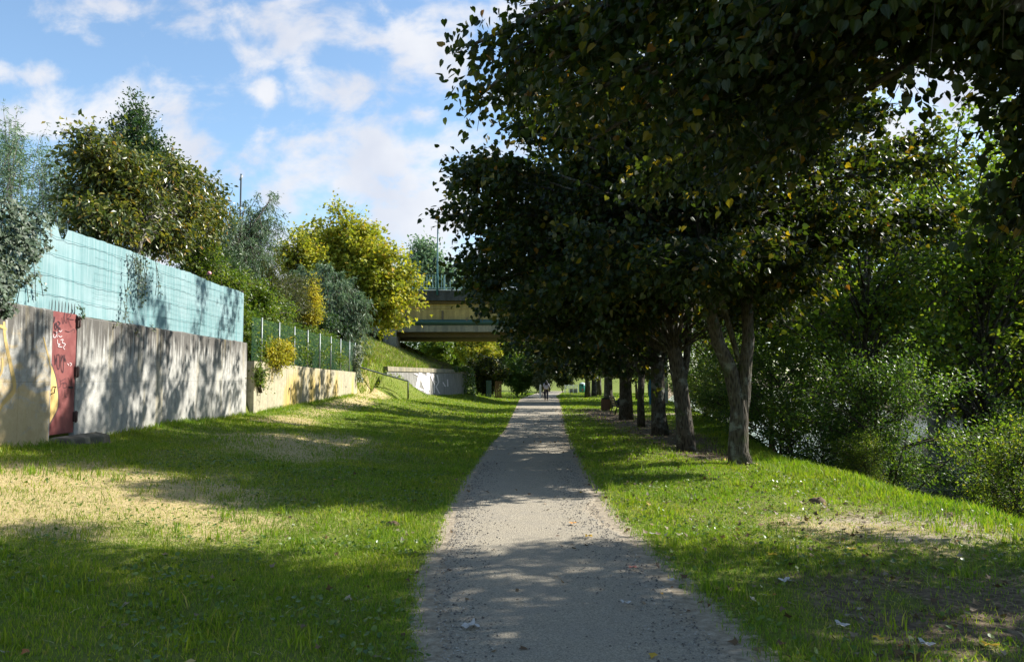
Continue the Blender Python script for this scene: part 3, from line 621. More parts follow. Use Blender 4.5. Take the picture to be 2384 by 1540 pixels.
for src, x, y, z, rz, s, lb in [(sh1, 12.2, 19.0, 0, 2.0, 1.0, 'dark shrub at the right edge in front of the thin trunk'), (sh3, 9.6, 24.5, 0, 1.0, 1.1, 'green shrub behind the large glossy one'), (sh3, 7.6, 26.0, 0, 3.0, .9, 'dark shrub filling the gap right of the leaning trunk'),
        (sh4, 8.6, 35, 0, 1.0, 1.1, 'sunlit bush just behind the blue board'), (sh3, 10.5, 42, 0, 4.0, 1.1, 'dark bush beyond the bench at the bank edge'), (sh4, 11.5, 50, 0, 2.0, 1.2, 'pale bush under the bridge beside the bank'), (sh3, 11.4, 15.6, 0, 1.0, .8, 'low shrub in deep shade by the right edge'),
        (sh3, 8.9, 12.2, 0, 3.0, .5, 'small dark shrub at the right edge where the lawn drops to the river'), (sh1, 16.5, 22, 0, 4.0, 1.2, 'dark bush half in the water behind the thin trunk'), (sh2, 6.8, 19.2, 0, 5.0, .55, 'small leafy clump at the foot of the bank behind the forked trunk'), (sh2, 7.2, 16.2, 0, .5, .5, 'little nettle-like clump right of the foot of the forked trunk')]:
    copy_tree(src, (x, y, H(x, y)-.05), rz, s, lb, SB)

bank_tree('tall dark-leaved tree at the top right corner, growing on the bank', 8.1, 7.7, 13.5, 3.3, 'lime', 210, 70, .10, 16, 26, low=.27, tr=.14)
for k, (x, y, s, lb) in enumerate([(27, 17, 2.2, 'dense thicket across the water at the right edge'), (27.5, 25, 2.4, 'dense thicket across the water right of the glossy shrub'), (28, 33, 2.4, 'dense thicket across the water behind the glossy shrub'), (29, 42, 2.5, 'dark thicket across the water behind the forked trunk'), (31, 54, 2.6, 'dark thicket across the water left of the forked trunk'), (33, 68, 2.6, 'farthest thicket across the water')]):
    copy_tree(sh1 if k % 2 else sh3, (x, y, -1.6), k*1.3, s, lb, 'thickets on the opposite bank')
# ------------------------------------------------------------------ tall concrete wall with the red door
wl = empty('concrete_wall', (wallx(14), 14, .5), 'tall weathered concrete wall with dark run-off stains, a yellow mural and a red door', 'wall')
def wbox(mb, y0, y1, z0, z1, th=.24, front=0.0, m=0):
    a, c = wallx(y0)+front, wallx(y1)+front; mb.hexa([(a-th, y0, z0), (a, y0, z0), (c, y1, z0), (c-th, y1, z0), (a-th, y0, z1), (a, y0, z1), (c, y1, z1), (c-th, y1, z1)], m)
DY0, DY1 = 13.02, 13.80
def ragged(mb, y0, y1, z0, zt, th=.24, step=.12):
    ys_ = np.linspace(y0, y1, max(2, int((y1-y0)/step))); n = len(mb.v)
    for y in ys_:
        z1 = zt+(float(fbm(np.array([y*3.1]), np.array([7.0]))[0])-.5)*.05; x = wallx(y); bx = (float(fbm(np.array([y*2.1]), np.array([2.0]))[0])-.5)*.012
        mb.v += [(x-th, y, z0), (x+bx, y, z0), (x+bx, y, z1-.03), (x-.03, y, z1), (x-th, y, z1)]
    for k in range(len(ys_)-1):
        a = n+k*5; c = a+5
        for q in range(5): mb.f.append((a+q, a+(q+1) % 5, c+(q+1) % 5, c+q)); mb.m.append(0); mb.sm.append(False)
    mb.f.append(tuple(n+q for q in reversed(range(5)))); mb.m.append(0); mb.sm.append(False); e = n+(len(ys_)-1)*5
    mb.f.append(tuple(e+q for q in range(5))); mb.m.append(0); mb.sm.append(False)
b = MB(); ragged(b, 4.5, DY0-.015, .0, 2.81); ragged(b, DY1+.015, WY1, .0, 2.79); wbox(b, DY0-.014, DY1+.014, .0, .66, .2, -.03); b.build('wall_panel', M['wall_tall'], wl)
def WP(u, v, off=.004):
    """pixel -> point on the wall face"""
    d = ray(u, v); k = (-7.57+.0435*11.6)/(d[0]+.0435*d[1]); return np.array((d[0]*k+off, d[1]*k, EYE+d[2]*k))
b = MB(); wbox(b, DY0, DY1, .74, 2.80, .04, -.012); door = b.build('door', M['door'], wl)
ORG[door.name] = ORG[wl.name]
def cr1(px, py): return (px*.2418, 687+py*.2418)    # crop of the door -> photo units
def ribbon(mb, pts, wdt, off):
    q = [WP(*cr1(*p), off) for p in pts]; n = len(q); wd = wdt if hasattr(wdt, '__len__') else [wdt]*n
    L = []
    for k in range(n):
        t = q[min(k+1, n-1)]-q[max(k-1, 0)]; t[0] = 0; t /= np.linalg.norm(t)+1e-9; s = np.array((0, -t[2], t[1]))*wd[k]*.5; L.append((q[k]-s, q[k]+s))
    for k in range(n-1): mb.face([L[k][0], L[k+1][0], L[k+1][1], L[k][1]])
def smooth(p, n=5):
    p = np.array(p, float); o = []
    for k in range(len(p)-1):
        a, b_, c, d = p[max(k-1, 0)], p[k], p[k+1], p[min(k+2, len(p)-1)]
        for t in np.linspace(0, 1, n, endpoint=False): o.append(.5*((2*b_)+(-a+c)*t+(2*a-5*b_+4*c-d)*t*t+(-a+3*b_-3*c+d)*t**3))
    o.append(p[-1]); return [tuple(x) for x in o]
# mural strokes on the wall
b = MB()
for k, (pts, wd) in enumerate([([(35, 255), (45, 400), (75, 560), (110, 720), (135, 850), (125, 930), (60, 1000), (20, 1050), (-10, 1110)], .085), ([(415, 400), (440, 500), (470, 620), (485, 700)], .035), ([(15, 600), (20, 680), (0, 760), (-60, 820)], .05),
        ([(110, 880), (90, 950), (20, 1020)], .02), ([(-60, 280), (10, 300), (60, 330)], .05)]):
    s = smooth(pts); ribbon(b, s, [wd*(.55+.45*math.sin(math.pi*(i+1)/(len(s)+1))) for i in range(len(s))], .006+.0006*k)
mur = b.build('painted_mural', M['ochre'], wl)
# door decoration
b = MB(); ed = smooth([(480, 640), (500, 660), (540, 780), (560, 900), (568, 1000), (555, 1100), (510, 1190), (482, 1240)])
for p, q in zip(ed[:-1], ed[1:]): b.face([WP(*cr1(484, p[1]), -.009), WP(*cr1(484, q[1]), -.009), WP(*cr1(*q), -.009), WP(*cr1(*p), -.009)])
b.build('yellow_panel', M['door_yellow'], door)
b = MB(); ribbon(b, [(482, 560)]+ed, .022, -.006); b.build('painted_outline', M['tag_purple'], door)
def tags(name, strokes, mat, w_, o0):
    b = MB()
    for k, s in enumerate(strokes): ribbon(b, smooth(s, 4), w_, o0+.0004*k)
    return b.build(name, M[mat], door)
tags('graffiti_tag', [[(505, 255), (515, 200), (522, 262), (532, 205)], [(528, 290), (545, 262), (552, 300), (538, 330), (528, 290)], [(560, 250), (582, 270), (560, 300), (585, 320), (560, 335)], [(522, 345), (545, 365), (575, 345)], [(530, 270), (580, 330)]], 'tag_dark', .020, -.0045)
tags('graffiti_tag', [[(600, 215), (612, 275), (628, 180)], [(628, 165), (620, 215), (640, 270)], [(650, 165), (648, 270)], [(648, 195), (690, 165), (680, 205), (655, 225), (715, 235)], [(660, 235), (690, 310)], [(630, 340), (670, 352), (715, 325), (722, 360)]], 'tag_dark', .010, -.0045)
tags('graffiti_tag', [[(520, 375), (515, 400), (535, 405), (545, 380)], [(548, 345), (552, 405)], [(570, 340), (585, 350), (600, 335)], [(565, 385), (580, 400), (600, 392)], [(555, 425), (558, 465), (580, 470), (560, 490), (600, 498)], [(585, 430), (610, 425), (600, 455), (632, 470), (612, 500), (625, 520)], [(650, 655), (665, 675), (655, 660)], [(672, 650), (690, 660), (678, 680)]], 'tag_white', .011, -.0035)
tags('graffiti_tag', [[(532, 575), (535, 670), (545, 600)], [(552, 570), (555, 690), (575, 700), (575, 580), (552, 572)], [(592, 570), (592, 700), (612, 735), (612, 575), (592, 640)], [(625, 570), (628, 640), (625, 600), (640, 640)]], 'tag_dark', .015, -.0045)
tags('graffiti_tag', [[(580, 800), (588, 870), (560, 890)], [(580, 830), (635, 800)], [(590, 850), (620, 840)], [(612, 850), (615, 890), (645, 880), (640, 845), (612, 850)], [(660, 790), (675, 835)], [(690, 800), (692, 860)], [(600, 910), (602, 970)], [(625, 905), (628, 970), (648, 975)], [(655, 900), (660, 945)], [(685, 900), (695, 960)]], 'tag_dark', .009, -.0045)
tags('graffiti_tag', [[(662, 885), (705, 887)]], 'black_paint', .035, -.0035)
for vv in (258, 735, 1165):
    p = WP(*cr1(738, vv), 0); b = MB(); b.box(p[0]-.03, p[0]+.028, DY1-.03, DY1+.07, p[2]-.085, p[2]+.085); b.tube([(p[0]+.03, DY1+.01, p[2]-.1), (p[0]+.03, DY1+.01, p[2]+.1)], .014, 8); b.build('hinge', M['rust'], door)
p = WP(*cr1(500, 915), 0); b = MB(); b.tube([p+(-.01, .04, .06), p+(.05, .03, .06), p+(.055, -.01, .04), p+(.05, -.015, -.04), p+(-.01, -.01, -.06)], .009, 6); b.build('handle', M['rust'], door)
for k in range(8):
    y = DY0+.02+k*.105; b = MB(); x = wallx(y)-.05; b.tube([(x, y, 2.74), (x+.004, y, 2.97), (x+.005, y+.003, 3.0)], [.006, .005, .001], 5); b.build('spike', M['rust'], wl)
b = MB(); xs_ = wallx(13.9)
b.hexa([(xs_+.02, 13.0, .35), (xs_+.34, 13.1, .35), (xs_+.36, 14.5, .35), (xs_+.02, 14.55, .35), (xs_+.02, 13.05, .70), (xs_+.30, 13.16, .67), (xs_+.32, 14.42, .66), (xs_+.02, 14.5, .71)])
st = b.build('concrete_step', M['wing'], None, (xs_+.3, 13.8, .5)); tag(st, 'crumbling concrete doorstep below the red door', 'step')
md = st.modifiers.new('b', 'BEVEL'); md.width = .03; md.segments = 2
st.data.materials[0] = wallmat('mossy_step', (.20, .18, .13), (.06, .055, .04), 'plain')

# teal screen fence on the wall
FT = lambda y: 4.285+.02*math.sin(y*1.7)
sc = empty('screen_fence', (wallx(14)-.1, 14, 2.8), 'bleached turquoise screening fence standing on top of the tall concrete wall', 'fence')
b = MB(); ys_ = np.arange(6, 23.86, .07); n0 = 0; rows = 12
vv = []; 
for y in ys_:
    zt = FT(y)+(float(fbm(np.array([y*5]), np.array([1.0]))[0])-.5)*.03
    if 13.22 < y < 13.55: zt -= .22*math.sin((y-13.22)/.33*math.pi)
    for r in range(rows+1):
        z = 2.80+(zt-2.80)*r/rows; x = wallx(y)-.09+.014*math.sin(y*2.9)*math.sin(r*.5)+.007*math.sin(y*17)
        vv.append((x, y, z))
vv = np.array(vv); i = np.arange(len(vv)).reshape(len(ys_), rows+1); Fq = np.stack([i[:-1, :-1], i[:-1, 1:], i[1:, 1:], i[1:, :-1]], -1).reshape(-1, 4)
pn = link('screen_panel', fastmesh('screen_panel', [(vv, Fq, 0, True)], [M['screen']]), sc)
for zz in (3.06, 3.40, 3.78, 4.08):
    b = MB(); b.tube([(wallx(y)-.062, y, zz+.02*math.sin(y*.9+zz*3)+(y-14)*.002) for y in np.arange(6, 23.9, .4)], .0035, 5); b.build('wire', M['wire'], sc)
for zz in (2.93, 3.2, 3.3, 3.53, 3.65, 3.92):
    b = MB(); b.tube([(wallx(y)-.066, y, zz+.012*math.sin(y*1.3+zz*5)) for y in np.arange(14.5 if zz != 2.93 else 17, 23.9, .5)], .0018, 4); b.build('wire', M['wire2'], sc)
for y in (8.2, 10.6, 13.1, 15.5, 18.2, 21, 23.86):
    b = MB(); b.box(wallx(y)-.17, wallx(y)-.115, y-.04, y+.04, 2.3, 4.36 if y > 23 else 4.22); b.build('post', M['rust'], sc)

# ------------------------------------------------------------------ lower stained wall and green fence
Lw = [(24.15, -7.93, 2.23), (26, -7.86, 2.2), (29, -7.72, 2.14), (32, -7.56, 2.08), (35, -7.40, 2.04), (37, -7.29, 2.0)]
lw = empty('retaining_wall', (-7.6, 30.5, .7), 'low concrete retaining wall with ochre stains below the green fence', 'wall')
for k, ((ya, xa, za), (yb, xb, zb_)) in enumerate(zip(Lw[:-1], Lw[1:])):
    b = MB(); b.hexa([(xa-.25, ya+.006, .2), (xa, ya+.006, .2), (xb, yb-.006, .2), (xb-.25, yb-.006, .2), (xa-.25, ya+.006, za), (xa, ya+.006, za), (xb, yb-.006, zb_), (xb-.25, yb-.006, zb_)]); b.build('wall_panel', M['wall_low'], lw)
for k in range(5):
    y = 25+2.5*k; x = np.interp(y, [q[0] for q in Lw], [q[1] for q in Lw]); b = MB(); b.tube([(x-.02, y, 1.35), (x+.02, y, 1.35)], .035, 8); b.build('drain_hole', M['black_paint'], lw)
gf = empty('wire_fence', (-7.7, 30, 2.1), 'green mesh fence with slim metal posts on the low stained wall', 'fence')
PD = [25.0, 26.65, 28.25, 29.8, 31.35, 32.9, 34.4, 35.9, 36.9]
fx = lambda y: float(np.interp(y, [q[0] for q in Lw], [q[1] for q in Lw]))-.12
fz0 = lambda y: float(np.interp(y, [q[0] for q in Lw], [q[2] for q in Lw])); fz1 = lambda y: float(np.interp(y, [24.2, 25, 36, 37], [3.62, 3.60, 3.38, 3.36]))
for y in PD:
    b = MB(); b.tube([(fx(y)+.03, y, fz0(y)-.2), (fx(y)+.03, y, fz1(y)+.04)], .026, 8); b.build('post', M['metal'], gf)
b = MB()
for ya, yb in zip([24.2]+PD[:-1], PD): b.face([(fx(ya), ya, fz0(ya)+.02), (fx(yb), yb, fz0(yb)+.02), (fx(yb), yb, fz1(yb)), (fx(ya), ya, fz1(ya))])
b.build('netting', M['net'], gf)

# ------------------------------------------------------------------ bridge
br = empty('bridge', (-8, 54, 4), 'concrete road bridge crossing over the path with a pale green railing', 'bridge')
BX0, BX1 = -15.5, 52
b = MB(); b.box(BX0, BX1, 54, 54.35, 7.13, 7.82); b.build('fascia', M['bridge_dark'], br)
b = MB(); b.box(BX0, BX1, 53.93, 54.4, 7.824, 7.875); b.build('coping', M['white'], br)
b = MB(); b.box(BX0, BX1, 54.36, 62.5, 6.95, 7.6); b.build('deck', M['soffit'], br)
b = MB(); b.box(BX0, BX1, 54.55, 54.9, 5.82, 6.94); b.build('girder', M['bridge_beige'], br)
b = MB(); b.box(BX0, BX1, 54.50, 54.92, 6.60, 6.70); b.build('ledge', M['bridge_beige'], br)
for k in range(14):
    x = P(1029, 700, 54)[0]-2.57*3+2.57*k; b = MB(); b.box(x-.07, x+.07, 54.42, 54.545, 5.48, 6.45); b.build('rib', M['soffit'], br)
b = MB(); b.tube([(x, 54.36, 5.64) for x in np.arange(BX0, BX1, 3)], .2, 12); b.build('pipe', M['pipe'], br)
b = MB(); b.box(BX0, BX1, 54.3, 54.95, 4.98, 5.44); b.build('beam', M['bridge_grey'], br)
b = MB(); b.box(BX0, BX1, 54.96, 61.8, 4.66, 5.5); b.build('soffit', M['soffit'], br)
for x in (-8.45, 10.5, 30):
    b = MB(); b.box(x-.46, x+.46, 55.2, 56.1, -2 if x > 0 else 3.2, 4.655 if x > 0 else 4.97); 
    if x < 0: b = MB(); b.box(x-.46, x+.46, 54.05, 54.28, 3.2, 5.2); b.box(x-.46, x+.46, 54.285, 56.1, 3.2, 4.655)
    b.build('pier', M['bridge_grey'], br)
b = MB(); b.box(-14, -9.9, 57.2, 61, 3.5, 4.655); b.build('abutment', M['bridge_beige'], br)
b = MB(); b.box(BX0, BX1, 53.98, 54.03, 8.93, 9.0); b.build('top_rail', M['rail_dark'], br)
b = MB(); b.box(BX0, BX1, 53.99, 54.02, 7.97, 8.01); b.build('bottom_rail', M['rail_teal'], br)
xr = P(1034.5, 650, 54)[0]
for k in range(-4, 14):
    x = xr+2.02*k; b = MB(); b.box(x-.055, x+.055, 53.97, 54.04, 7.87, 8.925); b.build('railing_post', M['rail_teal'], br)
b = MB()
for k in range(-42, 140):
    if k % 10: x = xr+.202*k; b.box(x-.018, x+.018, 53.99, 54.02, 8.012, 8.928)
o = b.build('baluster', M['rail_teal'], br); o['kind'] = 'stuff'
lp_ = P(1018, 675, 53.9); lo_ = empty('street_lamp', (lp_[0], 53.9, 7.2), 'slim dark teal lamp pole standing at the edge of the bridge', 'street lamp')
b = MB(); b.tube([(lp_[0], 53.89, 7.5), (lp_[0], 53.89, 9), (lp_[0]+.02, 53.89, 12.6)], [.075, .06, .045], 8); b.build('pole', M['lamp_paint'], lo_)
b = MB(); b.tube([(lp_[0]+.02, 53.89, 12.58), (lp_[0]+.3, 53.95, 12.95), (lp_[0]+1.1, 54.2, 13.1)], [.045, .035, .03], 6); b.build('arm', M['lamp_paint'], lo_)
b = MB(); b.box(lp_[0]+1.0, lp_[0]+1.6, 54.1, 54.35, 13.03, 13.16); b.build('lamp_head', M['metal'], lo_)
# wing wall beside the path under the bridge
ww = empty('wing_wall', (-5.3, 50, .7), 'grey abutment wall with white graffiti holding the slope beside the bridge', 'wall')
WW = [(43.5, -6.92), (46, -6.31), (50, -5.33), (55, -4.37), (59.8, -3.44)]
b = MB(); c_ = MB()
for (ya, xa), (yb, xb) in zip(WW[:-1], WW[1:]):
    b.hexa([(xa-.4, ya, .2), (xa+.03, ya, .2), (xb+.03, yb, .2), (xb-.4, yb, .2), (xa-.4, ya, 2.13), (xa, ya, 2.13), (xb, yb, 2.13), (xb-.4, yb, 2.13)])
    c_.hexa([(xa-.45, ya, 2.14), (xa+.06, ya, 2.14), (xb+.06, yb, 2.14), (xb-.45, yb, 2.14), (xa-.45, ya, 2.40), (xa+.03, ya, 2.40), (xb+.03, yb, 2.40), (xb-.45, yb, 2.40)])
b.build('wall_panel', M['wing'], ww); c_.build('coping', M['bridge_grey'], ww)
def wpt(y, z): x = np.interp(y, [q[0] for q in WW], [q[1] for q in WW]); return np.array((x+.036+.0*z, y, z))
b = MB()
for k, s in enumerate([[(47.6, 2.05), (48.4, 1.9), (48.0, 1.2), (49, 1.0)], [(48.5, 2.1), (49.2, 1.3), (49.9, .8)], [(49.2, 2.1), (49.9, 2.1), (49.9, 1.0)], [(48.9, 2.0), (49.5, 1.8), (49.4, .9)], [(50.3, 2.05), (51.2, 1.4), (51.2, .8)], [(51.8, 2.0), (52.2, 1.5), (51.6, 1.2), (52.4, .75)], [(50.8, 2.05), (51.0, 1.6), (51.8, 1.5)], [(53.2, 1.5), (53.8, 1.2)], [(54.3, 1.7), (54.4, 1.2)]]):
    wd = .62 if k < 4 else .3
    for p, q in zip(s[:-1], s[1:]):
        e_ = np.array((.001*k, 0, 0)); b.face([wpt(p[0]-wd/2, p[1])+e_, wpt(q[0]-wd/2, q[1])+e_, wpt(q[0]+wd/2, q[1])+e_, wpt(p[0]+wd/2, p[1])+e_])
b.build('graffiti', M['tag_white'], ww)
# handrail
hr = empty('handrail', P(950, 925, 42), 'thin dark handrail sloping down the embankment beside the low wall', 'handrail')
b = MB(); b.tube([P(828, 851, 38), P(870, 864, 39.3), P(950, 887, 42)], .04, 8); b.build('rail', M['rail_dark'], hr)
p0, p1 = P(950, 889, 42), P(950, 928, 42); b = MB(); b.tube([p0, p1], .04, 8); b.build('post', M['rail_dark'], hr)

# ------------------------------------------------------------------ ivy and vines
def ivy_obj(name, label, pts, nrm, size, mat, seed, stems=None, cat='ivy', tpl='lobed', droop=.8):
    rr = np.random.default_rng(seed); pts = np.array(pts); n = len(pts); T, Fc = TPL[tpl]
    a = rr.normal(0, .6, (n, 3)); a[:, 2] -= droop; nn = np.array(nrm)+rr.normal(0, .45, (n, 3)); a -= nn*np.sum(a*nn, 1, keepdims=True)/np.sum(nn*nn, 1, keepdims=True)
    a /= np.linalg.norm(a, axis=1, keepdims=True); nn /= np.linalg.norm(nn, axis=1, keepdims=True); xx = np.cross(a, nn); s = size*(1+rr.uniform(-.4, .4, (n, 1)))
    V = pts[:, None]+s[:, None]*(T[None, :, 0:1]*xx[:, None]+T[None, :, 1:2]*a[:, None]+T[None, :, 2:3]*nn[:, None]); k = len(T)
    Fa = (np.array(Fc)[None]+(np.arange(n)*k)[:, None, None]).reshape(-1, len(Fc[0]))
    org = pts.mean(0); org[2] = pts[:, 2].min(); root = empty(name, org, label, cat)
    link('foliage', fastmesh('foliage', [(V.reshape(-1, 3), Fa, 0, False)], [M[mat]]), root)
    if stems:
        b = MB()
        for s_ in stems: b.tube(s_, .006, 4)
        b.build('stem', M['twig'], root)
    return root
# big ivy over the left end of the screen
rr = np.random.default_rng(77); pts = []
edge_v = [455, 480, 510, 540, 580, 620, 660, 700, 730]; edge_u = [20, 75, 106, 108, 92, 68, 45, 28, 20]
while len(pts) < 7000:
    y = rr.uniform(8.5, 13.1); z = rr.uniform(2.55, 4.7); x = wallx(y)
    u = CX+F*x/y; v = 884-(z-EYE)*F/y
    eu = np.interp(v, edge_v, edge_u)-14+10*math.sin(v*.09)+rr.normal(0, 5)
    if u < eu and z < 4.22+.22*float(fbm(np.array([y*2.3]), np.array([4.0]))[0]): pts.append((x-.02+rr.uniform(0, .28)*float(fbm(np.array([y*2.0]), np.array([z*2.0]))[0])*1.6, y, z))
ivy_obj('ivy', 'dense grey-green ivy covering the left end of the turquoise screen', pts, (1, -.15, .5), .075, 'ivy', 5, [[(wallx(y)+.02, y, 2.7), (wallx(y)+.03, y+.2, 3.6), (wallx(y)+.03, y+.3, 4.3)] for y in (10.5, 11.2, 11.9)])
def vine(label, chains, seed, mat='ivy', size=.055, dens=26, spread=.035):
    rr = np.random.default_rng(seed); pts = []; st = []
    for (u0, v0, u1, v1) in chains:
        a, c = WP(u0, v0, -.02), WP(u1, v1, .03); L = np.linalg.norm(c-a); n = max(4, int(L*dens)); mid = (a+c)/2+(.03, rr.normal(0, .04), 0); st.append([a, mid, c])
        for k in range(n):
            t = rr.random(); q = a*(1-t)**2+2*mid*t*(1-t)+c*t*t; pts.append(q+rr.normal(0, spread, 3)*(.6, 1, 1)+(.03, 0, 0))
    return ivy_obj('hanging_vine', label, pts, (1, 0, .4), size, mat, seed, st, 'vine')
vine('long vine trailing down the middle of the turquoise screen to the wall', [(296, 590, 292, 680), (292, 660, 288, 752), (290, 700, 286, 745)], 1)
vine('leafy vine with yellowish tips hanging in the shadow on the screen', [(320, 590, 318, 700), (322, 600, 324, 715), (335, 605, 333, 690), (310, 590, 314, 640), (328, 580, 326, 660), (342, 590, 340, 650), (315, 600, 317, 690)], 2, dens=60, spread=.05)
vine('short vine hanging right of the shadowed patch on the screen', [(362, 600, 364, 695), (366, 620, 358, 688)], 3, dens=22)
vine('thin vine trailing beside the ivy at the left of the screen', [(80, 600, 78, 700), (56, 640, 62, 700), (95, 640, 96, 690)], 4, mat='laurel', dens=20)
vine('small creeper tuft on the wall top beside the door hinge', [(185, 708, 186, 745), (190, 712, 182, 735)], 6, mat='laurel', dens=50)
vine('wispy creeper along the wall top below the screen', [(262, 745, 268, 752), (300, 745, 302, 765), (316, 760, 314, 780), (350, 755, 352, 770)], 7, mat='khaki', dens=40, size=.05)
# ivy on the end post of the green fence
pts = []
for _ in range(700):
    z = rr.uniform(1.6, 3.3); r = .22+.08*math.sin(z*5); a = rr.uniform(0, 6.28); pts.append((-7.32+r*math.cos(a), 36.9+r*math.sin(a), z))
ivy_obj('ivy', 'pale ivy column wrapped round the last post of the green fence', pts, (.6, -.6, .4), .11, 'grey', 8)
# ivy ridge at the end of the wing wall
pts = []
for _ in range(2600):
    t = rr.random(); y = 56+4.6*t; x = np.interp(y, [q[0] for q in WW], [q[1] for q in WW]); z = rr.uniform(.4, 2.6); k = sstep(58.0, 59.4, y)
    if rr.random() < k or z > 2.3: pts.append((x+rr.uniform(-.25, .5)*(1 if k > .5 else .3)+(2.6-z)*.12, y, z))
ivy_obj('ivy', 'dark ivy smothering the far end of the abutment wall', pts, (.7, -.5, .4), .14, 'shrub', 9)

# ------------------------------------------------------------------ garden vegetation on the left
def lobes(ls, rng):
    T = []
    for (u, v, D, ru, rv, n) in ls:
        if D < 0: D = -D*F/(CX-u)
        c = P(u, v, D); r = (ru/F*D, ru/F*D*.9, rv/F*D); T += list(envelope(rng, c, r, n, .25))
    return T
def garden(name, label, cat, base, ls, leaf, seed, tpl='oval', size=.09, subs=12, lps=22, bark='bark', r0=.1, trunks=None, extra=(), **kw):
    rr = np.random.default_rng(seed); T = lobes(ls, rr)+[np.array(e) for e in extra]; base = np.array(base, float)
    if trunks is None:
        top = np.mean(T, axis=0); top[2] = np.quantile([t[2] for t in T], .8); trunks = [(wobble(base, top, 6, .05), taper(r0, .02, 6))]
    return make_tree(name, label, cat, base, trunks, T, leaf, seed, None, bark, .06, 0, 7, subs=subs, lps=lps, size=size, tpl=tpl, **kw)
gz = 2.35
# broadleaf khaki tree
garden('broadleaf_tree', 'broad olive-green tree with yellowing leaves leaning over the turquoise screen', 'tree', (-8.9, 18, gz), [(330, 440, -9.1, 125, 105, 50), (240, 430, -9.1, 90, 115, 38), (440, 475, -9.2, 90, 68, 36), (225, 520, -8.8, 70, 45, 18), (350, 540, -8.9, 110, 45, 26), (470, 530, -9.1, 65, 38, 16), (190, 335, -9, 35, 40, 8)],
       'khaki', 401, 'oval', .13, 11, 20, 'palebark', .09, trunks=[([(-8.7, 17.9, gz), P(318, 600, 17.9), P(325, 560, 17.9), P(345, 525, 18), P(355, 470, 18.3), P(360, 400, 19)], [.10, .085, .075, .065, .045, .02]), ([P(335, 540, 17.9), P(300, 500, 18), P(260, 450, 18)], [.05, .035, .02])], sublen=.9, lo=.35, flat=.9)
garden('laurel_tree', 'dark green spire-shaped tree rising behind the broad olive-green tree', 'tree', (-10.6, 22, gz), [(318, 320, 22, 42, 60, 22), (350, 370, 22, 55, 50, 20), (330, 430, 22, 70, 60, 18), (290, 340, 22, 30, 40, 10)], 'laurel', 402, 'oval', .10, 12, 20, r0=.09,
       extra=[P(312, 222, 22), P(316, 250, 22), P(306, 262, 22), P(325, 270, 22), P(300, 285, 22), P(335, 290, 22), P(262, 280, 22), P(310, 300, 22), P(375, 330, 22)], sublen=.65, droop=.1)
# bamboo
def bamboo(label, u, D, n, tops, seed):
    rr = np.random.default_rng(seed); x = (u-CX)/F*D; root = empty('bamboo', (x, D, gz), label, 'bamboo'); b = MB(); A, B, Lp, Lo = [], [], [], []
    for k in range(n):
        s = np.array((x+rr.normal(0, .5), D+rr.normal(0, .5), gz-.3)); tu, tv = tops[k % len(tops)]; e = P(tu+rr.normal(0, 18), tv+abs(rr.normal(0, 30)), D+rr.normal(0, .6)); c = s+(e-s)*.6; c[0] = s[0]*.7+e[0]*.3
        q = bez(s, c, e, 9); b.tube(list(q), list(np.linspace(.018, .004, 9)), 5)
        for _ in range(40):
            t = rr.uniform(.15, 1); i_ = int(t*8*.999); p = q[i_]+(q[i_+1]-q[i_])*(t*8-i_); d = rr.normal(0, 1, 3); d[2] = abs(d[2])*.4; d /= np.linalg.norm(d); l = rr.uniform(.25, .75)*(1.2-t*.6); A.append(p); B.append(p+d*l)
            m = 9; uu = rr.uniform(.2, 1.05, (m, 1)); Lp.append(p+d*l*uu+rr.normal(0, .05, (m, 3))); Lo.append(np.repeat(d[None], m, 0))
    V, Fa = leaves(rr, np.concatenate(Lp), np.concatenate(Lo), .12, 'narrow', .5); TV, TF = twigs(np.array(A), np.array(B), .004)
    b.build('stem', M['palebark'], root); link('foliage', fastmesh('foliage', [(V, Fa, 0, False), (TV, TF, 1, False)], [M['bamboo'], M['twig']]), root)
bamboo('tall blue-green bamboo clump at the left edge behind the ivy', -20, 19, 30, [(15, 245), (40, 290), (-20, 260), (60, 310), (-60, 280), (30, 340), (90, 350)], 1)
bamboo('lower blue-green bamboo clump between the ivy and the broad tree', 100, 20.5, 22, [(110, 330), (140, 350), (90, 370), (125, 400), (160, 330)], 2)
# feathery drooping tree + mast
garden('mimosa_tree', 'feathery tree with drooping grey-green fronds right of the broad tree', 'tree', (-9.9, 27.5, 2.0), [(580, 515, 28.5, 50, 38, 16), (550, 550, 27, 50, 50, 16), (615, 510, 29, 35, 30, 8), (500, 530, 26, 50, 45, 12)], 'mimosa', 403, 'narrow', .15, 9, 24, r0=.09,
       extra=[P(645, 455, 29.5), P(655, 530, 29.5), P(630, 450, 29), P(600, 455, 28.5), P(575, 470, 28)], hang=.9, droop=1.0, sublen=1.0, sigma=.06)
mz = P(560, 470, 30); ms = empty('mast', (mz[0], 30, gz), 'thin dark mast rising above the garden trees', 'mast'); b = MB(); b.tube([(mz[0], 30, gz-.3), (mz[0], 30, P(560, 405, 30)[2])], [.05, .03], 6); b.build('pole', M['rail_dark'], ms); b = MB(); b.tube([(mz[0]-.03, 30, P(560, 420, 30)[2]), (mz[0]+.03, 30, P(560, 408, 30)[2])], .045, 6); b.build('antenna_tip', M['metal'], ms)
garden('garden_shrub', 'fresh green shrub with a pink flower peeping over the screen', 'shrub', (-9.0, 24.0, 2.0), [(520, 655, 24.6, 50, 35, 22), (470, 605, 23, 50, 40, 18), (560, 665, 27, 40, 30, 14)], 'fresh', 404, 'oval', .09, 12, 20, r0=.05, sublen=.6)
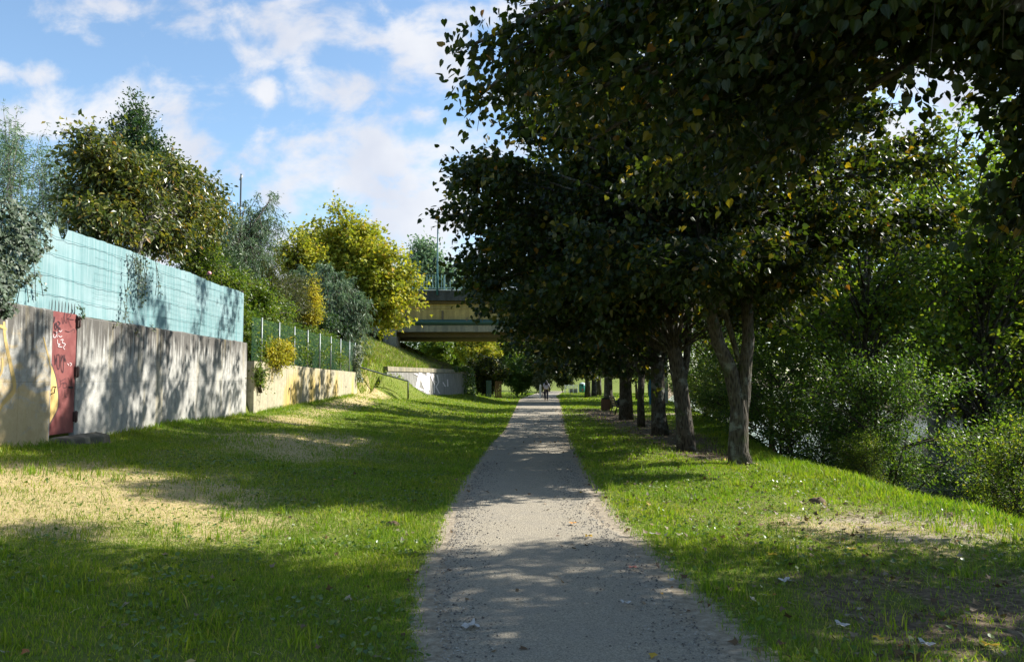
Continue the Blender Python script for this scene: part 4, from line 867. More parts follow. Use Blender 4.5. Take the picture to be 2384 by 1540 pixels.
garden('garden_shrub', 'dark green shrub below the drooping fronds', 'shrub', (-10.0, 26.5, 2.0), [(500, 600, 26, 60, 50, 24), (570, 600, 28.5, 50, 50, 22), (420, 570, 23, 60, 40, 18)], 'laurel', 405, 'narrow', .12, 12, 24, r0=.05, sublen=.7, hang=.4)
fl = P(487, 636, 22.2); fr = empty('rose_flower', fl, 'small pink rose above the top of the screen', 'flower'); b = MB(); b.lathe(fl, [(.01, -.05), (.05, -.03), (.065, .01), (.04, .05), (.01, .055)], 9); b.build('petals', plain('pink_petal', (.8, .35, .42), .6), fr); b = MB(); b.tube([fl+(0, 0, -.05), fl+(-.1, .1, -.5)], .006, 5); b.build('stem', M['twig'], fr)
garden('garden_shrub', 'bright lime-green shrub behind the end post of the screen', 'shrub', (-9.0, 25.6, 2.0), [(600, 700, 27.5, 36, 40, 22), (582, 740, 27, 20, 55, 12), (640, 722, 30, 40, 26, 16)], 'fresh', 406, 'oval', .10, 12, 22, r0=.04, sublen=.6)
garden('olive_bush', 'tall olive-brown bush behind the near end of the green fence', 'shrub', (-10, 29, 2.0), [(610, 650, 31, 50, 36, 22), (680, 670, 35, 50, 42, 24), (650, 700, 33, 70, 35, 24), (590, 620, 31, 40, 26, 10), (700, 715, 36, 50, 30, 16)], 'olive', 407, 'narrow', .14, 11, 26, r0=.07, sublen=.9, extra=[P(605, 585, 31), P(640, 612, 31)])
garden('yellow_tree', 'tall tree with bright yellow-green autumn foliage left of the bridge', 'tree', (-11.2, 44, 2.3), [(830, 575, 44, 80, 62, 34), (890, 625, 43, 72, 60, 36), (905, 690, 42.5, 60, 48, 28), (780, 600, 44, 60, 55, 20), (850, 690, 43, 70, 40, 18), (740, 560, 44.5, 50, 45, 12), (940, 660, 43, 32, 38, 12), (700, 600, 45, 50, 40, 12)], 'maple', 408, 'lobed', .20, 12, 20, r0=.17,
       extra=[P(778, 480, 44), P(790, 490, 44), P(830, 505, 44), P(870, 525, 44), P(975, 700, 42.5), P(960, 620, 43), P(970, 640, 43), P(910, 750, 42.3), P(945, 745, 42.3), P(930, 745, 42)], sublen=1.3, sigma=.2)
garden('yellow_tree', 'smaller tree with sparse yellow branches behind the olive-brown bush', 'tree', (-12.0, 41.5, 2.0), [(690, 570, 41, 40, 30, 10), (715, 590, 41, 40, 35, 10), (660, 585, 41, 22, 16, 5)], 'maple', 409, 'lobed', .17, 9, 13, r0=.09, extra=[P(645, 578, 41), P(700, 535, 41), P(735, 570, 41)], sublen=1.0, sigma=.16)
garden('mimosa_tree', 'blue-grey feathery tree drooping in front of the yellow tree', 'tree', (-9.9, 39.5, 2.0), [(765, 650, 40, 60, 34, 22), (790, 690, 40, 62, 36, 26), (725, 635, 40, 45, 26, 10), (825, 705, 40, 40, 30, 12)], 'mimosa', 410, 'narrow', .24, 12, 24, r0=.1, extra=[P(855, 710, 40), P(850, 740, 40), P(835, 755, 40), P(700, 620, 40)], hang=1.3, droop=1.2, sublen=1.5, sigma=.07)
garden('golden_shrub', 'small golden-yellow shrub in front of the blue-grey feathery tree', 'shrub', (-8.9, 34.2, 2.0), [(722, 715, 34.2, 22, 28, 24), (728, 680, 34.2, 12, 30, 10)], 'yellow', 411, 'oval', .10, 9, 16, r0=.03, sublen=.45, extra=[P(732, 645, 34.2)])
garden('garden_shrub', 'dark bush under the feathery tree at the far end of the fence', 'shrub', (-9.6, 36.5, 2.0), [(790, 755, 40, 55, 30, 22), (730, 742, 37, 45, 26, 18)], 'laurel', 412, 'oval', .13, 10, 20, r0=.04, sublen=.7)
# hedge and undergrowth behind the fence
k = 0
for (y, lb) in [(25.6, 'first clump of the leafy green hedge behind the wire fence, beside the screen post'), (27.6, 'second clump of the hedge behind the wire fence'), (29.8, 'third clump of the hedge, at the middle of the wire fence'), (32.2, 'fourth clump of the hedge behind the wire fence'), (34.6, 'last clump of the hedge, near the ivy-wrapped post')]:
    if k == 0: hg = bush('hedge_shrub', lb, 'hedge', (fx(y)-.62, y, 2.95), (.5, 1.35, 1.05), 'fresh', 501, 60, .10, 13, 22, group='hedge behind the wire fence')
    else: copy_tree(hg, (fx(y)-.62, y, 1.95), k*3.14, (1, 1.0, 1.0-.03*k), lb, 'hedge behind the wire fence')
    k += 1
bush('overhanging_shrub', 'yellow-green shrub spilling over the start of the low wall', 'shrub', (-7.75, 26.1, 2.45), (.35, .9, .42), 'yellow', 511, 36, .09, 10, 16, ground=2.1)
bush('overhanging_shrub', 'green creeper hanging where the two walls meet', 'shrub', (-7.85, 24.45, 1.9), (.16, .25, .55), 'fresh', 512, 16, .07, 8, 14, ground=1.3)
# trees seen beyond the bridge
bg_ = 'trees beyond the bridge'
garden('airy_tree', 'light airy tree behind the bridge railing', 'tree', (-6, 76, .5), [(985, 600, 76, 40, 35, 30), (1010, 640, 76, 60, 30, 26), (1080, 650, 78, 50, 30, 22), (950, 650, 78, 40, 40, 18)], 'bamboo', 420, 'oval', .35, 10, 14, r0=.2, sublen=2.2, sigma=.35, extra=[P(965, 575, 76), P(1000, 570, 76)])
for (nm, lb, u, v, D, ru, rv, leaf, n, sz, sd) in [
    ('hedge_shrub', 'bright green leafy bush seen under the left end of the bridge', 1020, 815, 68, 42, 28, 'fresh', 46, .22, 601), ('broadleaf_tree', 'yellow-green tree seen below the middle of the bridge', 1110, 808, 78, 60, 40, 'maple', 50, .26, 602),
    ('broadleaf_tree', 'lime-green tree seen right of the left bush under the bridge', 1058, 822, 88, 40, 34, 'fresh', 46, .28, 610), ('broadleaf_tree', 'dark green tree at the far left of the view under the bridge', 1000, 790, 84, 60, 50, 'shrub', 40, .28, 607), ('hedge_shrub', 'dark rounded hedge beyond the bridge left of the path', 1130, 865, 70, 55, 38, 'lime', 60, .20, 603), ('hedge_shrub', 'dark leafy bank of shrubs left of the walking person', 1205, 865, 74, 48, 42, 'shrub', 56, .20, 604),
    ('grey_bush', 'pale grey-green bush just left of the walking person', 1262, 875, 73, 24, 24, 'grey', 34, .16, 605), ('broadleaf_tree', 'sunlit green tree above the dark bushes beyond the bridge', 1190, 810, 84, 60, 40, 'fresh', 46, .28, 606), ('hedge_shrub', 'dark bush to the right of the walking person, farther down the path', 1310, 868, 100, 34, 26, 'lime', 40, .26, 608),
    ('broadleaf_tree', 'tall dark tree closing the view above the path', 1280, 800, 110, 90, 60, 'lime', 60, .35, 609)]:
    c = P(u, v, D); g0 = H(c[0], D); r = (ru/F*D, ru/F*D*.7, rv/F*D)
    bush(nm, lb, 'bush' if 'tree' not in nm else 'tree', c, r, leaf, sd, n, sz, 12, 20, ground=g0, group=bg_)

# ------------------------------------------------------------------ small things along the path
# blue board
bx, by = (1527-CX)/F*45, 45.0; bd = empty('information_board', (bx, by, H(bx, by)), 'blue information board standing behind the thick straight trunk', 'sign')
blue = plain('blue_panel', (.03, .16, .34), .45)
b = MB(); b.box(bx-.42, bx+.42, by-.03, by+.03, .28, 1.75); b.build('panel', blue, bd)
b = MB(); b.box(bx-.44, bx+.44, by-.04, by+.04, 1.76, 1.95); b.build('header', plain('grey_panel', (.28, .33, .36), .5), bd)
for s in (-.36, .36): b = MB(); b.box(bx+s-.03, bx+s+.03, by+.035, by+.09, -.2, 1.9); b.build('leg', M['metal'], bd)
# litter bin
lx, ly = (1409-CX)/F*43.6, 43.6; lb_ = empty('litter_bin', (lx, ly, 0), 'brown wooden litter bin at the foot of the sixth trunk', 'bin')
wood = plain('brown_wood', (.14, .065, .035), .75, scale=14)
z0 = H(lx, ly)
for k in range(10):
    a = 2*math.pi*k/10; b = MB(); cx_, cy_ = lx+.2*math.cos(a), ly+.2*math.sin(a); b.box(cx_-.05, cx_+.05, cy_-.05, cy_+.05, z0+.02, z0+.62); b.build('slat', wood, lb_)
b = MB(); b.lathe((lx, ly, z0), [(.17, .05), (.17, .66), (.255, .66), (.255, .69), (.2, .69), (.2, .5)], 16); b.build('liner', M['rail_dark'], lb_)
# bench
bxo, byo = (1440-CX)/F*38, 38.0; zb0 = H(bxo, byo)
bn = empty('bench', (bxo, byo, zb0), 'dark park bench facing the river behind the fifth trunk', 'bench')
seatm = plain('bench_wood', (.10, .055, .035), .6, scale=15)
for k in range(3): b = MB(); b.box(bxo-.18+.15*k, bxo-.05+.15*k, byo-.85, byo+.85, zb0+.42, zb0+.46); b.build('seat_slat', seatm, bn)
for k in range(3):
    b = MB(); x = bxo-.22-.05*k; z = zb0+.52+.13*k; b.hexa([(x-.03, byo-.85, z), (x, byo-.85, z), (x, byo+.85, z), (x-.03, byo+.85, z), (x-.06, byo-.85, z+.1), (x-.03, byo-.85, z+.1), (x-.03, byo+.85, z+.1), (x-.06, byo+.85, z+.1)]); b.build('back_slat', seatm, bn)
for yy0 in (byo-.8, byo+.8):
    b = MB(); b.tube([(bxo-.33, yy0, zb0-.02), (bxo-.2, yy0, zb0+.4), (bxo-.37, yy0, zb0+.92)], .03, 6); b.tube([(bxo-.2, yy0, zb0+.41), (bxo+.28, yy0, zb0+.41), (bxo+.32, yy0, zb0-.02)], .03, 6); b.tube([(bxo-.28, yy0, zb0+.66), (bxo+.25, yy0, zb0+.66), (bxo+.27, yy0, zb0+.42)], .025, 6); b.build('leg', M['rail_dark'], bn)
# people
def skin_mesh(name, verts, edges, radii, mat, parent, root=0, sub=2):
    me = bpy.data.meshes.new(name); me.from_pydata([tuple(map(float, v)) for v in verts], edges, []); ob = bpy.data.objects.new(name, me); COL.objects.link(ob); ob.parent = parent; me.materials.append(mat)
    md = ob.modifiers.new('skin', 'SKIN'); md.use_smooth_shade = True
    for i_, r in enumerate(radii):
        s = me.skin_vertices[0].data[i_]; s.radius = (r, r) if np.isscalar(r) else r; s.use_root = (i_ == root)
    m2 = ob.modifiers.new('sub', 'SUBSURF'); m2.levels = sub; m2.render_levels = sub; return ob
skinm = plain('skin', (.42, .24, .16), .55, var=.1); hairm = plain('dark_hair', (.012, .010, .012), .5); greyhair = plain('grey_hair', (.35, .33, .31), .6)
lilac = plain('pale_lilac_cloth', (.55, .53, .66), .8, var=.1); navy = plain('navy_cloth', (.012, .014, .028), .85); jacket = plain('dark_jacket', (.018, .022, .035), .8); shoe = plain('black_shoe', (.015, .012, .012), .5)
def blob(mb, c, r, n=12, m=0, f=None):
    prof = [(max(.001, math.sin(math.pi*k/8)), -math.cos(math.pi*k/8)) for k in range(9)]; b0 = len(mb.v); mb.lathe((0, 0, 0), prof, n, m)
    for i_ in range(b0, len(mb.v)):
        x, y, z = mb.v[i_]; mb.v[i_] = (c[0]+x*r[0], c[1]+y*r[1], c[2]+z*r[2])
def fingers(verts, edges, rad, wrist, hand, side, d=(0, 0, -1)):
    """palm + five finger chains hanging from the wrist vertex"""
    d = np.array(d, float); o = np.array((0, 1, 0.)); base = len(verts); verts.append(tuple(np.array(hand))); rad.append(.026); edges.append((wrist, base))
    for k, (off, L) in enumerate([(-.03, .065), (-.01, .08), (.012, .075), (.032, .055)]):
        a = len(verts); p = np.array(hand)+o*off+d*.045; verts += [tuple(p), tuple(p+d*L*.55), tuple(p+d*L+np.array((-side*.012, 0, 0)))]; rad.extend([.010, .009, .008]); edges += [(base, a), (a, a+1), (a+1, a+2)]
    a = len(verts); p = np.array(hand)+np.array((-side*.01, -.04, 0))+d*.005; verts += [tuple(p), tuple(p+d*.04+(0, -.012, 0))]; rad.extend([.011, .009]); edges += [(base, a), (a, a+1)]
pxw, pyw = (1271.5-CX)/F*61.5, 61.5
wk = empty('person', (pxw, pyw, .012), 'person walking away in a pale top and dark trousers, bag on the right hip', 'person')
bv = [(0, 0, .88), (0, 0, 1.05), (0, 0, 1.28), (0, .0, 1.38), (0, .01, 1.46), (0, .01, 1.53), (-.16, 0, 1.33), (-.20, .0, 1.08), (-.17, .06, .86), (.16, 0, 1.33), (.21, -.02, 1.08), (.19, .02, .85), (-.09, 0, .82), (-.09, .06, .46), (-.09, -.04, .09), (-.09, .08, .04), (.09, 0, .82), (.09, -.05, .47), (.09, -.10, .10), (.09, .02, .04)]
be = [(0, 1), (1, 2), (2, 3), (3, 4), (4, 5), (2, 6), (6, 7), (7, 8), (2, 9), (9, 10), (10, 11), (0, 12), (12, 13), (13, 14), (14, 15), (0, 16), (16, 17), (17, 18), (18, 19)]
brd = [(.13, .09), (.12, .085), (.14, .09), .05, .075, .085, .05, .038, .026, .05, .038, .026, .085, .052, .036, .034, .085, .052, .036, .034]
fingers(bv, be, brd, 8, (-.165, .07, .81), -1); fingers(bv, be, brd, 11, (.185, .03, .80), 1)
skin_mesh('body', bv, be, brd, skinm, wk)
skin_mesh('shirt', [(0, 0, .90), (0, 0, 1.05), (0, 0, 1.28), (0, 0, 1.39), (-.16, 0, 1.34), (-.21, 0, 1.08), (.16, 0, 1.34), (.22, -.02, 1.08)], [(0, 1), (1, 2), (2, 3), (2, 4), (4, 5), (2, 6), (6, 7)], [(.19, .13), (.17, .12), (.175, .115), .06, .07, .065, .07, .065], lilac, wk)
skin_mesh('trousers', [(0, 0, .90), (-.09, 0, .82), (-.09, .06, .46), (-.09, -.04, .12), (.09, 0, .82), (.09, -.05, .47), (.09, -.10, .12)], [(0, 1), (1, 2), (2, 3), (0, 4), (4, 5), (5, 6)], [(.14, .10), .105, .08, .075, .105, .08, .075], navy, wk)
for sx, oy in ((-.09, .02), (.09, -.04)): b = MB(); blob(b, (sx, oy+.02, .045), (.05, .14, .05)); o = bpy.data.objects.new('shoe', b.mesh('shoe', shoe)); COL.objects.link(o); o.parent = wk
b = MB(); blob(b, (0, -.015, 1.50), (.10, .115, .125)); blob(b, (0, -.06, 1.36), (.12, .07, .16)); o = bpy.data.objects.new('hair', b.mesh('hair', hairm)); COL.objects.link(o); o.parent = wk
b = MB(); blob(b, (0, .105, 1.49), (.015, .02, .02)); o = bpy.data.objects.new('nose', b.mesh('nose', skinm)); COL.objects.link(o); o.parent = wk
bag = empty('shoulder_bag', (pxw+.26, pyw, .9), 'small black shoulder bag on the right hip of the walking person', 'bag')
b = MB(); blob(b, (pxw+.28, pyw, .98), (.07, .15, .12)); b.build('pouch', hairm, bag); b = MB(); b.tube([(pxw+.24, pyw+.1, 1.05), (pxw+.12, pyw+.06, 1.42), (pxw+.10, pyw-.05, 1.42), (pxw+.24, pyw-.14, 1.05)], .012, 6); b.build('strap', hairm, bag)
sx0, sy0 = bxo+.02, byo-.1
ps = empty('person', (sx0, sy0, zb0), 'person in a dark jacket sitting bent forward on the bench behind the fifth trunk', 'person')
bv = [(-.05, 0, .55), (.06, 0, .72), (.22, 0, .92), (.31, 0, .99), (.40, 0, 1.03), (.48, 0, 1.04), (.20, -.18, .90), (.33, -.2, .68), (.50, -.1, .60), (.20, .18, .90), (.33, .2, .68), (.50, .1, .60), (.0, -.1, .52), (.43, -.12, .53), (.42, -.12, .10), (.52, -.12, .04), (.0, .1, .52), (.43, .12, .53), (.40, .12, .10), (.50, .12, .04)]
be = [(0, 1), (1, 2), (2, 3), (3, 4), (4, 5), (2, 6), (6, 7), (7, 8), (2, 9), (9, 10), (10, 11), (0, 12), (12, 13), (13, 14), (14, 15), (0, 16), (16, 17), (17, 18), (18, 19)]
brd = [(.14, .12), (.13, .12), (.14, .12), .055, .085, .085, .06, .045, .03, .06, .045, .03, .09, .07, .045, .04, .09, .07, .045, .04]
fingers(bv, be, brd, 8, (.53, -.09, .57), 1, (.5, 0, -.8)); fingers(bv, be, brd, 11, (.53, .09, .57), 1, (.5, 0, -.8))
skin_mesh('body', bv, be, brd, skinm, ps)
skin_mesh('jacket', [(-.05, 0, .56), (.06, 0, .73), (.22, 0, .92), (.30, 0, .98), (.20, -.18, .90), (.33, -.2, .68), (.45, -.13, .62), (.20, .18, .90), (.33, .2, .68), (.45, .13, .62)], [(0, 1), (1, 2), (2, 3), (2, 4), (4, 5), (5, 6), (2, 7), (7, 8), (8, 9)], [(.17, .16), (.17, .15), (.17, .15), .065, .08, .065, .05, .08, .065, .05], jacket, ps)
skin_mesh('trousers', [(-.03, 0, .54), (0, -.1, .53), (.43, -.12, .54), (.42, -.12, .12), (0, .1, .53), (.43, .12, .54), (.40, .12, .12)], [(0, 1), (1, 2), (2, 3), (0, 4), (4, 5), (5, 6)], [(.13, .11), .10, .085, .065, .10, .085, .065], navy, ps)
b = MB(); blob(b, (.42, 0, 1.075), (.10, .095, .085)); o = bpy.data.objects.new('hair', b.mesh('hair', greyhair)); COL.objects.link(o); o.parent = ps
# recycling container, white fence, posts far away
D = 100.; rx = (1355-CX)/F*D; rz_ = H(rx, D); rc = empty('recycling_container', (rx, D, rz_), 'green domed recycling container beside the far trunks', 'container')
gm_ = plain('green_plastic', (.03, .22, .17), .45)
b = MB(); b.lathe((rx, D, rz_), [(.36, .05), (.42, .3), (.42, .9), (.38, 1.08)], 18); b.build('body', gm_, rc)
b = MB(); b.lathe((rx, D, rz_), [(.40, 1.085), (.36, 1.18), (.22, 1.27), (.05, 1.3)], 18); b.build('lid', plain('pale_plastic', (.62, .72, .72), .4), rc)
b = MB(); b.box(rx-.1, rx+.12, D-.44, D-.41, .25+rz_, .55+rz_); b.build('notice', plain('notice_brown', (.25, .12, .10), .6), rc)
b = MB(); b.box(rx-.12, rx+.12, D-.43, D-.405, .85+rz_, 1.0+rz_); b.build('slot', M['black_paint'], rc)
D = 98.; wf = empty('white_fence', ((1330-CX)/F*D, D, 0), 'low white rail fence far beyond the bridge', 'fence')
xa, xb = (1315-CX)/F*D, (1344-CX)/F*D; z0 = H((xa+xb)/2, D)
for zz in (.95, .70): b = MB(); b.box(xa, xb, D-.03, D+.03, z0+zz-.05, z0+zz+.04); b.build('rail', M['white'], wf)
for k in range(4): x = xa+(xb-xa)*k/3; b = MB(); b.box(x-.04, x+.04, D+.032, D+.09, z0-.1, z0+1.05); b.build('post', M['white'], wf)
b = MB(); b.box(xa+.6, xb, D+.1, D+.3, z0-.1, z0+.55); b.build('low_wall', M['wing'], wf)
b = MB(); p = P(1258, 904, 71); zz = H(p[0], 71); b.box(p[0]-.09, p[0]+.09, 70.95, 71.05, zz, zz+1.15); b.lathe((p[0], 71, zz+1.15), [(.09, 0.002), (.06, .06), (.01, .09)], 10); tag(b.build('white_post', M['white'], None, (p[0], 71, zz)), 'white painted post beside the grey-green bush', 'post')
# fence panels in shade beyond the bridge
for (u, w_, col, lb) in [(1132, 12, (.05, .10, .14), 'blue-grey board fence panel in the shade beyond the abutment wall'), (1152, 16, (.12, .07, .05), 'brown board fence panel in the shade beyond the abutment wall')]:
    a, c = P(u, 900, 66), P(u+w_, 900, 66); z0 = H(a[0], 66); fe = empty('board_fence', (a[0], 66, z0), lb, 'fence')
    for k in range(4): x = a[0]+(c[0]-a[0])*k/4; b = MB(); b.box(x+.01, a[0]+(c[0]-a[0])*(k+1)/4-.01, 66, 66.04, z0, z0+1.4); b.build('board', plain('board_paint', col, .8), fe)

# ------------------------------------------------------------------ grass, straw, weeds, fallen leaves (nobody could count them)
def scatter(rng, n, x0, x1, y0, y1, margin=1.12):
    x = rng.uniform(x0, x1, n); y = rng.uniform(y0, y1, n); k = (np.abs(x) < (.6529*y*margin+.8)); return x[k], y[k]
def blades(rng, x, y, h, w_, lean=.5, flatlay=False, zoff=0.0):
    n = len(x); z = height(x, y)+zoff; a = rng.uniform(0, 2*np.pi, n); b_ = rng.uniform(0, 2*np.pi, n); hh = h*(1+rng.uniform(-.45, .6, n)); ww = w_*(1+rng.uniform(-.3, .4, n))
    ln = hh*rng.uniform(.1, lean, n) if not flatlay else hh*rng.uniform(.8, 1, n); up = hh if not flatlay else hh*rng.uniform(.02, .28, n)
    p = np.stack([x, y, z-.005*(0 if flatlay else 1)], 1); s = np.stack([np.cos(a), np.sin(a), np.zeros(n)], 1)*ww[:, None]; d = np.stack([np.cos(b_)*ln, np.sin(b_)*ln, up], 1)
    mid = p+d*np.array([.35, .35, .6]); V = np.stack([p-s, p+s, mid+s*.75, mid-s*.75, p+d], 1).reshape(-1, 3); q = (np.arange(n)*5)[:, None]
    return [(V, np.concatenate([q, q+1, q+2, q+3], 1), 0, False)], (V, np.concatenate([q+3, q+2, q+4], 1))
def grass_mesh(name, sets, mat):
    ch = []
    for c, (V, T) in sets:
        ch.append((V, c[0][1], 0, False)); ch.append((V, T, 0, False))
    # share the vertices of quad and tip triangle
    me = bpy.data.meshes.new(name); Vs = []; lo = []; sz = []; off = 0
    for c, (V, T) in sets:
        Q = c[0][1]; Vs.append(V); n = len(Q); L = np.concatenate([Q, T], 1)+off; lo.append(L.ravel()); sz.append(np.tile([4, 3], n)); off += len(V)
    Vs = np.concatenate(Vs).astype(np.float32); lo = np.concatenate(lo).astype(np.int32); sz = np.concatenate(sz).astype(np.int32)
    me.vertices.add(len(Vs)); me.vertices.foreach_set('co', Vs.ravel()); me.loops.add(len(lo)); me.loops.foreach_set('vertex_index', lo); me.polygons.add(len(sz))
    me.polygons.foreach_set('loop_start', np.r_[0, np.cumsum(sz)[:-1]].astype(np.int32)); me.polygons.foreach_set('loop_total', sz); me.materials.append(mat); me.update(calc_edges=True); return link(name, me)
gr = np.random.default_rng(900)
def keep_grass(x, y, rng):
    inn = np.minimum(x-pl(y), pr(y)-x); onp = (inn > 0) & (rng.random(len(x)) > .6*np.exp(-inn/.16)*(fbm(x*2.2+5, y*2.2) > .5)); d = np.clip(np.maximum(m_dirt(x, y), m_brown(x, y))*1.25-.1, 0, 1); s = m_dry(x, y)
    pr_ = (1-d)*(1-.75*np.clip(s*1.3-.15, 0, 1)); e = x-crest(y); pr_ = pr_*np.clip(1.3-e*.9, 0.05, 1)*((x > xwall(y)+.02) | (y > 37.5)); pr_ = pr_*(.35+1.1*fbm(x*2.3+8, y*2.3))
    return (~onp) & (rng.random(len(x)) < pr_)
sets = []
for (n, y0, y1, h, w_, ln) in [(330000, 3.6, 9, .040, .0028, .9), (300000, 9, 16, .046, .0045, .9), (230000, 16, 30, .055, .008, .9), (150000, 30, 62, .07, .015, .8), (30000, 62, 100, .09, .03, .8)]:
    x, y = scatter(gr, n, -min(.68*y1+1.5, 14), min(.68*y1+1.5, 14 if y1 < 50 else 22), y0, y1); k = keep_grass(x, y, gr); x, y = x[k], y[k]
    clump = fbm(x*1.1+30, y*1.1); hh = h*(.38+.9*clump); sets.append(blades(gr, x, y, hh, w_, ln))
# taller tufts
tx, ty = scatter(gr, 420, -8, 8, 4.5, 22); X_, Y_ = [], []
for a, c in zip(tx, ty):
    if a > pl(c)-.25 and a < pr(c)+.25: continue
    if a < xwall(c)+.1 or a > crest(c)+1: continue
    m = gr.integers(14, 40); r = .05+.05*gr.random(); X_.append(a+gr.normal(0, r, m)); Y_.append(c+gr.normal(0, r, m))
X_, Y_ = np.concatenate(X_), np.concatenate(Y_); sets.append(blades(gr, X_, Y_, .10, .0045, .6))
# long fringe along the edge of the bank and slope of the embankment
yf = gr.uniform(4, 30, 16000); xf = crest(yf)+gr.normal(.1, .45, 16000); sets.append(blades(gr, xf, yf, .10, .005, .8))
ye = gr.uniform(38, 54, 60000); xe = xwall(ye)-gr.uniform(.1, 7, 60000); sets.append(blades(gr, xe, ye, .20, .014, .8))
yw = gr.uniform(8, 36, 5000); xw_ = xwall(yw)+.04+np.abs(gr.normal(0, .12, 5000)); k = ~((yw > 13) & (yw < 14.6)); sets.append(blades(gr, xw_[k], yw[k], .10, .005, .8))
g_ = grass_mesh('grass', sets, M['grass']); tag(g_, 'short green meadow grass on both sides of the path', 'grass', kind='stuff')
sets = []
x, y = scatter(gr, 260000, -9, 7, 4.5, 24); k = (gr.random(len(x)) < m_dry(x, y)*1.0-.05) & (x > xwall(y)+.02) & ~((x > pl(y)-.1) & (x < pr(y)+.1)); sets.append(blades(gr, x[k], y[k], .11, .0022, flatlay=True, zoff=.012))
x, y = scatter(gr, 60000, -9, 7, 4, 20); k = (x > xwall(y)+.02) & ~((x > pl(y)-.1) & (x < pr(y)+.1)) & (gr.random(len(x)) < .25); sets.append(blades(gr, x[k], y[k], .07, .0018, flatlay=True, zoff=.015))
x = -7+gr.random(16000)*-6; y = gr.uniform(38, 54, 16000); k = gr.random(16000) < .9; sets.append(blades(gr, xwall(y)-gr.uniform(.2, 6, 16000), y, .22, .012, .8))
s_ = grass_mesh('cut_straw', sets, M['straw']); tag(s_, 'dry cut grass lying in pale patches on the lawn', 'straw', kind='stuff')
for k, (u, v, s0, lb) in enumerate([(912, 1212, .09, 'small clod of brown earth and dead grass on the sunlit left lawn'), (1905, 1160, .13, 'dark clod of turned earth on the right lawn near the bank'), (2210, 1190, .08, 'small clod of earth at the far right of the lawn')]):
    p = G(u, v, 0.05); p[2] = H(p[0], p[1]); rk = random.Random(k); b = MB(); b.lathe(p, [(1.0*s0, -.02), (.8*s0, .25*s0), (.5*s0, .42*s0), (.2*s0, .46*s0), (.02, .44*s0)], 14)
    b.v = [(x+rk.uniform(-.2, .2)*s0, y+rk.uniform(-.2, .2)*s0, z+rk.uniform(-.08, .12)*s0) for x, y, z in b.v]
    tag(b.build('earth_clod', plain('turned_earth', (.12, .08, .045), .95, scale=30), None, p), lb, 'clod of earth', 'clods of earth on the lawn')
# weeds: low broad leaves
x, y = scatter(gr, 26000, -6, 7, 3.8, 14); k = keep_grass(x, y, gr) & (fbm(x*1.4+60, y*1.4+2) > .5); x, y = x[k], y[k]; n = len(x); pts = np.stack([x, y, height(x, y)+gr.uniform(.01, .045, n)], 1)
V, Fa = leaves(gr, pts, gr.normal(0, 1, (n, 3))*np.array([1, 1, .1]), .036, 'heart', -.2, .4); tag(link('ground_weeds', fastmesh('ground_weeds', [(V, Fa, 0, False)], [M['weed']])), 'low round-leaved weeds among the grass', 'weeds', kind='stuff')
# fallen leaves and crumbs
x, y = scatter(gr, 15000, -3, 8, 4, 45); d = np.exp(-((x-3.6)/2.6)**2)+.12; k = gr.random(len(x)) < d; x, y = x[k], y[k]; n = len(x); sz = .05
onp = (x > pl(y)) & (x < pr(y)); k = ~onp | (gr.random(n) < .3); x, y = x[k], y[k]; n = len(x); pts = np.stack([x, y, height(x, y)+gr.uniform(.012, .03, n)], 1)
V, Fa = leaves(gr, pts, gr.normal(0, 1, (n, 3))*np.array([1, 1, .05]), .055, 'lobed', 0.0, .3); tag(link('fallen_leaves', fastmesh('fallen_leaves', [(V, Fa, 0, False)], [M['litter']])), 'small dry leaves scattered under the row of trees', 'leaves', kind='stuff')
x = np.r_[gr.normal(0, 1, 9000)*0]; y = gr.uniform(3.8, 16, 9000); t = gr.random(9000); sd_ = gr.random(9000) < .5; x = np.where(sd_, pl(y)+.02+np.abs(gr.normal(0, .22, 9000)), pr(y)-np.abs(gr.normal(0, .3, 9000)))
ang = gr.random((9000, 3)); s = gr.uniform(.002, .009, 9000)*(gr.random(9000) < .7)+.001*0+.0015; s = s[:, None]; oc = np.array([(1, 0, 0), (0, 1, 0), (-1, 0, 0), (0, -1, 0), (0, 0, .8), (0, 0, -.4)]); base = np.stack([x, y, np.maximum(height(x, y), 0)+.009], 1)
V = base[:, None]+oc[None]*s[:, None]*(1+gr.uniform(-.3, .5, (9000, 6, 1))); Fo = np.array([(0, 1, 4), (1, 2, 4), (2, 3, 4), (3, 0, 4)]); Fa = (Fo[None]+(np.arange(9000)*6)[:, None, None]).reshape(-1, 3)
ng = N('gravel_stone'); gg = ng.n('NewGeometry'); gravel = ng.done(ng.ramp(gg.outputs['Random Per Island'], [(0, (.07, .06, .055)), (.6, (.20, .18, .15)), (1, (.38, .35, .30))]), .9)
tag(link('gravel', fastmesh('gravel', [(V.reshape(-1, 3), Fa, 0, False)], [gravel])), 'loose gravel along both edges of the path', 'gravel', kind='stuff')
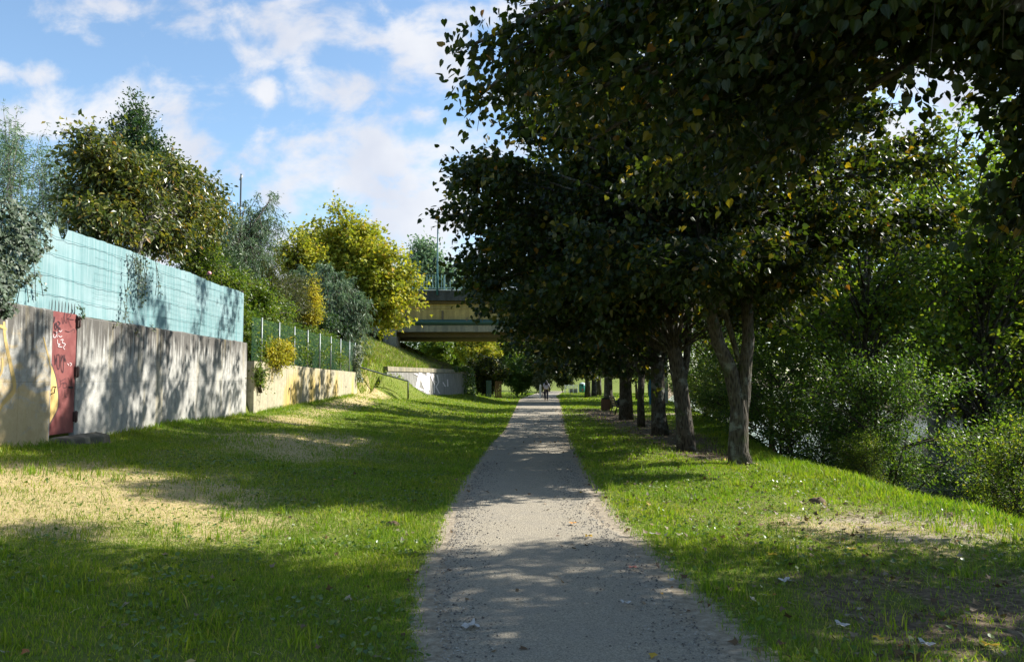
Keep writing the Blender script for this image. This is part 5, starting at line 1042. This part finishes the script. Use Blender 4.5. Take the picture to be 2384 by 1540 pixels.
# single leaves that stand out
th = np.linspace(0, 2*np.pi, 24, endpoint=False); rr_ = .42+.13*np.cos(5*(th-np.pi/2))+.04*np.cos(11*th); LEAF = (np.concatenate([[[0, .1, -.02]], np.stack([rr_*np.cos(th), rr_*np.sin(th)+.1, .14*(rr_*np.cos(th))**2+.07*np.sin(3*th)+.03*np.cos(7*th)], 1)]), [(0, 1+k, 1+(k+1) % 24) for k in range(24)])
yel = plain('bright_yellow_leaf', (.62, .38, .02), .55, var=.15, scale=30); wht = plain('bleached_leaf', (.44, .41, .38), .6, var=.15, scale=30); rdd = plain('reddish_leaf', (.38, .14, .10), .6, var=.2, scale=30); orr = plain('orange_leaf', (.60, .26, .04), .6, var=.2, scale=30)
for (u, v, s, mt, lb) in [(1090, 1457, .13, wht, 'curled white leaf on the left edge of the path at the bottom'), (1335, 1219, .09, orr, 'orange leaf lying in the sunlit strip of path'), (1371, 1249, .09, yel, 'yellow leaf on the right side of the sunlit strip of path'), (1474, 1322, .08, rdd, 'reddish leaf on the shaded path near the right edge'),
      (1799, 1296, .11, yel, 'bright yellow leaf on the sunlit grass right of the path'), (1830, 1353, .12, wht, 'white leaf with a yellow tip at the edge of the shaded grass'), (1523, 1244, .09, wht, 'white leaf where the path meets the sunlit grass'), (1985, 1283, .08, yel, 'small yellow leaf at the shadow edge on the right lawn'),
      (2014, 1297, .07, orr, 'orange leaf just right of the small yellow leaf on the lawn'), (2046, 1487, .09, yel, 'yellow leaf on dark soil near the lower right corner'), (2307, 1511, .10, yel, 'yellow leaf in the lower right corner'), (2155, 1502, .11, wht, 'rolled beige leaf between the two yellow leaves in the lower right corner'),
      (1457, 1406, .08, wht, 'bleached leaf on the shaded middle of the path'), (1564, 1352, .08, wht, 'white leaf on the shaded right edge of the path'), (1958, 1457, .11, wht, 'grey bleached leaf on the shaded soil right of the path'), (1726, 1185, .07, wht, 'small white leaf high on the sunlit right lawn')]:
    p = G(u, v, 0.02); p = np.array((p[0], p[1], H(p[0], p[1]))); p = np.array((p[0], p[1], max(H(p[0], p[1]), 0)+.035)); T, Fc = LEAF; an = random.uniform(0, 6.28); b = MB(); R = np.array([(math.cos(an), -math.sin(an), 0), (math.sin(an), math.cos(an), 0), (0, 0, 1)]); tp = T*np.array([1, random.uniform(.7, 1), random.uniform(.5, 1.6)])
    q = [p+R@(t*s) for t in tp]
    for f in Fc: b.face([q[i_] for i_ in f])
    b.tube([p, p+R@np.array((.02, -.45, .08))*s], .0025, 4)
    tag(b.build('fallen_leaf', mt, None, p), lb, 'leaf', 'single leaves on the ground')
